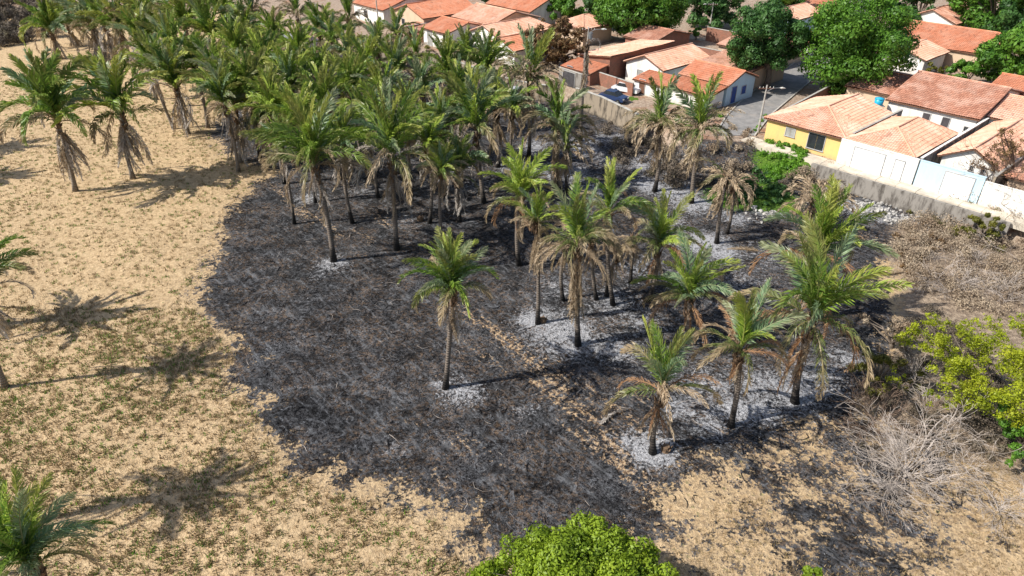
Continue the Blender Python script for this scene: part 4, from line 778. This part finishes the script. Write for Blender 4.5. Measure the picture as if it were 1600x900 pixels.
for lod, (nl, wd) in {'hi': (74, .034), 'lo': (50, .055)}.items():
    FM[lod, 'up'] = [frond_mesh('frond', b, tw, nl, droop=.2, wid=wd, rough=.16, gap=.08, fwd=52) for b, tw in ((24,45),(34,-70),(44,80),(18,-30),(30,95))]
    FM[lod, 'arch'] = [frond_mesh('frond', b, tw, nl, droop=.5, wid=wd, rough=.22, gap=.10, fwd=48) for b, tw in ((55,60),(72,-75),(90,80),(48,-50),(82,35),(64,90),(105,-85))]
    FM[lod, 'over'] = [frond_mesh('frond', b, tw, nl, droop=.8, wid=wd, rough=.25, gap=.08) for b, tw in ((118,50),(135,-70),(108,-30),(125,80))]
    FM[lod, 'dry'] = [frond_mesh('dead_frond', b, tw, int(nl*.9), droop=1.3, wid=wd*.62, rough=.35, gap=.12, lmax=.95, fwd=58) for b, tw in ((112,60),(145,-70),(90,85),(128,30),(158,60))]
    FM[lod, 'hang'] = [frond_mesh('dead_frond', b, tw, int(nl*.85), droop=.7, wid=wd*.7, rough=.25, gap=.06, lmax=1.0, fwd=68) for b, tw in ((20,60),(32,-70),(12,20),(40,90),(26,-20))]
TILT = [0., 0.]
def put_frond(parent, loc, az, el, roll, kind, mat, scale, lod, nm):
    me = random.choice(FM[lod, kind]); o = bpy.data.objects.new(nm, me); link(o, parent)
    o.material_slots[0].link = 'OBJECT'; o.material_slots[0].material = M[mat]
    el += TILT[0]*math.cos(az-TILT[1])
    o.matrix_local = Matrix.Translation(loc) @ Matrix.Rotation(az, 4, 'Z') @ Matrix.Rotation(-el, 4, 'Y') @ Matrix.Rotation(roll, 4, 'X') @ Matrix.Diagonal((scale, scale*random.choice((-1, 1))*random.uniform(.75,1.2), scale*random.uniform(.85,1.12), 1))
    return o
STY = {  # green upright, green arching, half dry arching, dry arching, hanging skirt, palette
 'green': (8, 15, 2, 5, 11, ('f_green','f_bright','f_green','f_blue','f_bright','f_green'), 'f_grey'),
 'field': (9, 15, 2, 3, 24, ('f_green','f_green','f_bright','f_blue'), 'f_grey'),
 'lush':  (8, 14, 3, 5, 10, ('f_green','f_bright','f_bright','f_green'), 'f_dry'),
 'yellow':(6, 9, 4, 6, 9, ('f_bright','f_bright','f_green','f_blue'), 'f_rust'),
 'mixed': (6, 8, 8, 11, 16, ('f_bright','f_green','f_blue'), 'f_dry'),
 'burnt': (6, 0, 4, 17, 24, ('f_green','f_blue','f_bright'), 'f_dry'),
 'scorch':(5, 2, 4, 7, 9, ('f_blue','f_green','f_bright'), 'f_rust'),
 'dead':  (0, 0, 0, 13, 18, ('f_dry',), 'f_dry'),
 'straw': (5, 5, 6, 9, 40, ('f_bright','f_green','f_blue'), 'f_dry'),
 'snag2': (0, 0, 0, 15, 24, ('f_dry',), 'f_dry'),
 'snag':  (0, 0, 0, 1, 16, ('f_dry',), 'f_grey'),
}
npalm = 0
def palm(bx, by, cx, cy, ext, style, label, skirt=1.0, group='babassu palms in and around the burnt grove', h=None, only=None, seed=None, nog=1.0):
    """bx,by: where the trunk meets the ground; cx,cy: where the fronds leave the trunk; ext: frond reach in the photograph"""
    global npalm; npalm += 1; random.seed(1000+npalm)
    if by is None:
        c = G(cx, cy, h or 7.6); b = Vector((c.x+random.uniform(-.6,.6), c.y+random.uniform(-.3,.3), 0))
    else: b = G(bx, by); c = above(cx, cy, b.y)
    b.z = float(hz(np.array([b.x]), np.array([b.y]))[0])-.05
    dist = (c-Vector((0,0,CH))).length; sca = ext*dist/F/3.85; spr = random.uniform(-8, 12); TILT[:] = [rad(random.uniform(0, 15)), random.uniform(0, 6.28)]; lod = 'hi' if dist < 62 else 'lo'
    t = empty('babassu_palm', b, label=label, cat='palm tree', group=group); top = c-b
    inburn = bool(sd_poly(np.array([b.x]), np.array([b.y]), [(p.x, p.y) for p in BURN])[0] > -.5)
    m = MB(); pts = []; rs = []; K = 9; bow = Vector((random.uniform(-.3,.3), random.uniform(-.2,.2), 0))
    for i in range(K):
        s = i/(K-1); pts.append(Vector((top.x*s, top.y*s, top.z*s))+bow*math.sin(math.pi*s)); rs.append((.20+.10*math.exp(-s*14)-.03*s)*max(.75, min(1.1, sca)))
    m.tube(pts, rs, 9); m.build('trunk', M['trunk_char' if inburn else 'trunk'], t, True)
    m = MB()                                             # old leaf bases below the crown
    for i in range(26):
        s = random.random(); az = i*2.4; z = top.z-1.5*s*sca+.15; base = pts[-1]+Vector((0,0,z-top.z)); d = Vector((math.cos(az), math.sin(az), 0)); r0 = rs[-1]*.85
        m.tube([base+d*r0, base+d*(r0+.14)+Vector((0,0,.22)), base+d*(r0+.27*random.uniform(.6,1.2))+Vector((0,0,.5*random.uniform(.6,1.2)))], [.12,.085,.03], 4)
    m.build('leaf_bases', M['boots'], t)
    nu, na, nh, nd, ns, pal, deadm = STY[style]; vr = random.uniform; nu = int(nu*vr(.8,1.3)+.5); na = int(na*vr(.8,1.2)+.5); nh = int(nh*vr(.6,1.8)+.5); nd = int(nd*vr(.6,1.4)+.5); ns = int(ns*vr(.7,1.3)+.5); az0 = random.uniform(0, 6.28); k = 0; o = Vector(pts[-1])
    nu = int(round(nu*nog)); na = int(round(na*nog))
    for i in range(nu): put_frond(t, o+Vector((0,0,.25)), az0+2.4*k, rad(random.uniform(70,90)), rad(random.uniform(-50,50)), 'up', random.choice(pal), sca*random.uniform(.85,1.02), lod, 'frond'); k += 1
    for i in range(na):
        e = 88-(40+spr)*(i+random.random())/max(1, na); put_frond(t, o+Vector((0,0,.1)), az0+2.4*k+random.gauss(0,.12), rad(e), rad(random.uniform(-25,25)), 'arch' if random.random() < .7 else 'over', random.choice(pal), sca*random.uniform(.70,1.08), lod, 'frond'); k += 1
    for i in range(nh): put_frond(t, o, az0+2.4*k, rad(random.uniform(25,65)), rad(random.uniform(-25,25)), 'over', 'f_half', sca*random.uniform(.7,1.0), lod, 'frond'); k += 1
    for i in range(nd): put_frond(t, o, az0+2.4*k+random.gauss(0,.2), rad(random.uniform(20,74) if style in ('burnt','dead','scorch') else random.uniform(-15,50)), rad(random.uniform(-30,30)), 'dry', random.choice((deadm, deadm, 'f_dry', 'f_half' if style != 'dead' else 'f_dry')), sca*random.uniform(.7,1.0), lod, 'dead_frond'); k += 1
    low = {'straw': 3.2, 'snag': 3.5}.get(style, 1.5 if ns > 8 else .7)
    for i in range(int(ns*skirt)):
        dz = .2+low*random.random()*sca; q = o+(Vector(pts[-3])-o).normalized()*dz
        put_frond(t, q, az0+2.4*k+random.gauss(0,.3), rad(random.uniform(-85,-74) if style in ('straw', 'snag') else random.uniform(-84,-52)), rad(random.uniform(-60,60)), 'hang', random.choice((deadm, deadm, 'f_dry')), sca*(random.uniform(.36,.66) if low < 3 else random.uniform(.5,.75)), lod, 'dead_frond'); k += 1
    return t
PALMS = [
 # open field
 (118,298,90,190,72,'field','leftmost palm in the open field, tall and green with a leaning grey trunk'),
 (208,279,190,180,68,'field','green palm in the open field right of the leftmost palm, drooping fronds'),
 (294,209,276,142,58,'field','slender green palm behind the two field palms, with a thin trunk'),
 (376,254,366,172,66,'field','palm at the grove edge with a ragged grey skirt, right end of the field row'),
 (418,253,408,190,50,'mixed','palm with a dark skirt on the sand just right of the grey skirted one'),
 (154,91,142,38,42,'field','palm with a thin dark trunk far back in the field, under bowed grey fronds'),
 (120,72,106,42,38,'mixed','palm far back in the field with pale bowed dead fronds'),
 (88,92,80,50,40,'field','palm standing alone in front of the grey scrub at the top left'),
 (176,96,166,45,36,'field','palm with a bare thin trunk left of the first thick cluster'),
 (195,100,188,48,40,'green','palm with a thicker trunk at the left side of the first thick cluster'),
 # bottom left and left edge
 (None,None,52,888,104,'field','large palm at the bottom left corner, seen from above'),
 (8,604,-22,455,66,'field','palm cut by the left edge, grey skirt and trunk on the sand'),
 # centre
 (522,410,492,258,88,'green','palm with pale drooping skirt at the left edge of the burnt ground'),
 (620,390,612,250,96,'green','tall wide crowned green palm in the centre at the grove front'),
 (718,345,714,275,62,'green','shorter dark green palm right of the wide crowned one'),
 (696,606,706,458,84,'field','lone green palm with a grey tattered skirt on the black ground'),
 # right hand burnt group
 (811,414,813,312,70,'yellow','bright yellow green palm with a thin pale trunk left of the straw skirted palm'),
 (840,506,838,352,52,'straw','palm with a long straw skirt hugging its trunk, stump at its foot'),
 (903,540,902,385,84,'straw','palm with a broad straw skirt low on its trunk and green tinged top'),
 (958,476,950,338,66,'scorch','palm with upright green spears and brown drooping fronds behind the broad skirted one'),
 (932,468,925,372,52,'dead','dead brown palm stem just left of the spear topped palm'),
 (1014,470,1028,385,72,'yellow','fresh green palm left of the shorter yellow green one'),
 (1076,533,1078,470,80,'yellow','short stout yellow green palm in the middle of the right group'),
 (1142,665,1156,550,86,'scorch','palm with yellow spears and curled brown fronds, right of the nearest scorched one'),
 (1020,708,1034,612,94,'scorch','nearest scorched palm with few bowed fronds and a blackened trunk'),
 (1242,628,1268,500,116,'yellow','large bright green palm at the right with broad arching fronds'),
 (1262,500,1272,405,92,'yellow','green palm right behind the large bright green one'),
 (1262,358,1272,318,60,'dead','dead straw coloured palm behind the two bright palms at the right'),
 # upper right burnt row
 (826,245,828,130,68,'burnt','tall palm with grey arching fronds and a small green heart near the houses'),
 (868,292,870,200,62,'straw','dry palm with a thick brown skirt in front of the blackened wall'),
 (778,262,776,178,58,'burnt','dry brown skirted palm at the right end of the dense grove'),
 (907,220,917,66,46,'snag','tall frondless palm stem wrapped in pale straw beside the transformer pole'),
 (1023,298,1030,200,60,'burnt','palm with upright blue green spears over drooping straw fronds, left of the twin one'),
 (1080,318,1092,205,64,'burnt','palm with green spears leaning right beside the street verge'),
 (1120,380,1134,278,58,'snag2','straw topped palm with brown twin trunks on white ash'),
 (1136,365,1146,290,44,'dead','thin dead palm pressed against the straw topped one'),
 (948,462,965,400,44,'dead','dark burnt palm with ragged fronds between the spear topped and the fresh green palm'),
 (985,440,990,375,42,'snag2','dark withered palm just left of the fresh green palm'),
 (880,470,884,385,40,'snag2','withered palm with hanging fronds between the two straw skirted palms'),
 # a few skirts seen near y 300
 (886,300,884,235,46,'burnt','dry palm partly hidden behind the one with the thick brown skirt'),
]
lone = []
for p in PALMS:
    if p[0] is None: palm(0, None, p[2], p[3], p[4], p[5], p[6], h=7.0)
    else: palm(*p)
# the dense grove: crown centres read off the photograph, row by row from the front
GROVE = [
 (536,232,62,'green','palm crown in the front row behind the pale skirted palm'),(668,232,60,'green','palm crown in the front row between the wide crowned and the shorter dark palm'),
 (745,205,80,'green','upright green palm at the right end of the grove with a pale dead frond'),
 (470,205,58,'lush','bright palm crown in the second row above the pale skirted palm'),(570,200,56,'green','dark palm crown tucked behind the left side of the wide crowned palm'),
 (690,200,54,'green','palm crown left of the upright palm at the right end of the grove'),(640,190,56,'mixed','brownish palm crown directly behind the wide crowned palm'),
 (430,180,60,'lush','glossy green palm crown near the grove edge above the dark skirted palm'),(512,175,66,'lush','bright green palm crown with a yellow young frond in the middle left of the grove'),
 (352,165,50,'green','palm crown at the grove edge left of the grey skirted field palm'),(395,150,60,'green','large palm crown overhanging the field side of the grove'),
 (600,160,56,'green','palm crown in the middle of the grove above the wide crowned palm'),(550,150,56,'lush','mid grove palm crown right of the one with a yellow young frond'),
 (720,160,62,'green','palm crown at the right side of the grove with tall upright fronds'),(660,150,54,'mixed','half dry palm crown in the right middle of the grove'),
 (455,140,56,'green','palm crown in the third row on the left half of the grove'),(340,125,52,'green','palm crown near the slender field palm, beside a grey dead clump'),
 (500,125,52,'green','palm crown behind the yellow fronded one'),(415,115,54,'lush','bright palm crown in the left of the grove, third row'),
 (620,120,52,'mixed','palm crown with dry tips below the brick outbuilding'),(575,115,50,'green','palm crown in the back half of the grove, centre'),
 (700,118,52,'lush','yellowish palm crown below the small white house'),(760,115,56,'green','tall green palm crown right below the small white house'),
 (545,92,46,'mixed','greyish palm crown near the back of the grove below the orange roofs'),(470,95,48,'lush','palm crown with a bright curl near the back left of the grove'),
 (370,92,50,'lush','yellow green palm crown in the back left beside a curling dead frond'),(650,95,44,'burnt','dry palm crown below the cream house'),
 (305,108,48,'green','palm crown at the field edge above the slender palm'),(240,110,46,'green','palm crown above the second field palm'),
 (225,72,48,'green','palm crown in the first thick cluster, lower left'),(270,82,50,'green','palm crown in the first thick cluster, lower centre'),
 (330,62,56,'green','tall palm crown with upright fronds at the back left of the grove'),(290,48,46,'lush','palm crown in the first thick cluster, upper right'),
 (235,38,44,'green','palm crown in the first thick cluster, upper left'),(205,28,38,'mixed','palm crown at the top, left of the first thick cluster'),
 (385,60,44,'green','palm crown behind the tall upright one at the back left'),(430,70,42,'lush','palm crown below the bare pale patch at the top'),
 (520,68,42,'green','palm crown in the back row below the leftmost orange roof'),(590,80,42,'mixed','straggly palm crown in the back row in front of the cream house'),
 (395,25,40,'burnt','grey dry palm at the top edge left of the pale patch'),(465,25,40,'burnt','thin grey palm with spiky fronds right of the pale patch'),
 (545,35,40,'burnt','pale drooping palm at the left end of the orange roofs'),(350,25,42,'green','palm crown at the top edge above the tall upright one'),
 (300,12,40,'green','palm crown cut by the top edge over the first thick cluster'),(260,8,38,'lush','small palm crown cut by the top edge, left'),
 (730,92,44,'green','palm crown in the back row right under the blue door'),(620,55,36,'mixed','dark narrow palm before the orange roofs'),
 (800,175,46,'mixed','brown tinged palm crown at the grove right end, behind the dry skirted palm'),(690,270,44,'mixed','low palm crown in the shade left of the shorter dark palm'),
 (500,55,40,'mixed','dry fronded palm crown just below the leftmost white wall'),(440,235,44,'green','lower palm crown over the sand edge at the front left of the grove'),
]
for cx, cy, ext, st, lab in GROVE: palm(0, None, cx, cy, ext*.9, st, lab, group='babassu palms of the dense grove', skirt=.9)
# palms just outside the frame whose shadows fall across the field
def palm_at(x, y, h, sca, label):
    global npalm; npalm += 1; random.seed(3000+npalm); t = None
    c = Vector((x, y, h)); b = Vector((x, y, 0)); px = 800+F*x/(y*math.cos(PITCH)+(CH-h)*math.sin(PITCH))
    u = (y*math.cos(PITCH)+(CH-h)*math.sin(PITCH)); v = (y*math.sin(PITCH)-(CH-h)*math.cos(PITCH))/u; cyp = 450-v*F
    dist = (c-Vector((0,0,CH))).length; ub = (y*math.cos(PITCH)+CH*math.sin(PITCH)); byp = 450-F*(y*math.sin(PITCH)-CH*math.cos(PITCH))/ub
    return palm(800+F*x/ub, byp, px, cyp, sca*4*F/dist, 'field', label, group='palms standing outside the left edge')
palm_at(-43.5, 41.5, 7.6, 1.05, 'palm left of the frame whose shadow lies across the middle of the field')
palm_at(-68, 69, 7.6, 1.05, 'palm left of the frame beyond the second one, behind the field row')
palm_at(-30.2, 23.2, 10.6, .95, 'palm below the bottom left corner of the frame')
palm_at(-72, 78, 7.6, 1.05, 'farthest palm left of the frame behind the field row')

# stumps and fallen bits at the palm feet
def stump(x, y, label):
    p = G(x, y); p.z = float(hz(np.array([p.x]), np.array([p.y]))[0]); t = empty('palm_stump', p, random.uniform(0, 6), label=label, cat='stump')
    m = MB(); m.tube([(0,0,-.1),(0,0,.12),(.03,0,.38)], [.34,.27,.22], 9); m.build('stump_body', M['boots'], t)
    for i in range(7): a = i*.9; m = MB(); m.tube([(math.cos(a)*.22, math.sin(a)*.22, .1),(math.cos(a)*.38, math.sin(a)*.38, .42)], [.07,.02], 4); m.build('husk', M['boots'], t)
stump(848,503,'brown husky stump beside the straw skirted palm'); stump(1040,705,'dark rounded stump at the foot of the nearest scorched palm'); stump(657,345,'small pale stump in the shade under the grove front')
# fallen fronds lying on the burnt ground
def fallen(x, y, az, sca, mat, label):
    p = G(x, y); p.z = float(hz(np.array([p.x]), np.array([p.y]))[0])+.12; o = bpy.data.objects.new('fallen_frond', random.choice(FM['hi', 'up'])); link(o); o.material_slots[0].link = 'OBJECT'; o.material_slots[0].material = M[mat]
    o.location = p; o.rotation_euler = (rad(80), 0, az); o.scale = (sca,)*3; tag(o, label, 'palm frond', 'fallen palm fronds')
fallen(515,375,rad(100),.55,'f_grey','pale fallen frond leaning beside the pale skirted palm'); fallen(1160,300,rad(20),.6,'f_dry','dry fallen frond near the twin trunk palm')
fallen(1190,395,rad(160),.6,'f_dry','fallen frond on grey ash left of the bright palms'); fallen(1370,430,rad(10),.7,'f_dry','curved fallen frond right of the bright palms'); fallen(985,640,rad(200),.5,'f_grey','fallen frond left of the nearest scorched palm')
print('objects', len(bpy.data.objects), 'tris', sum(len(m.polygons) for m in bpy.data.meshes))
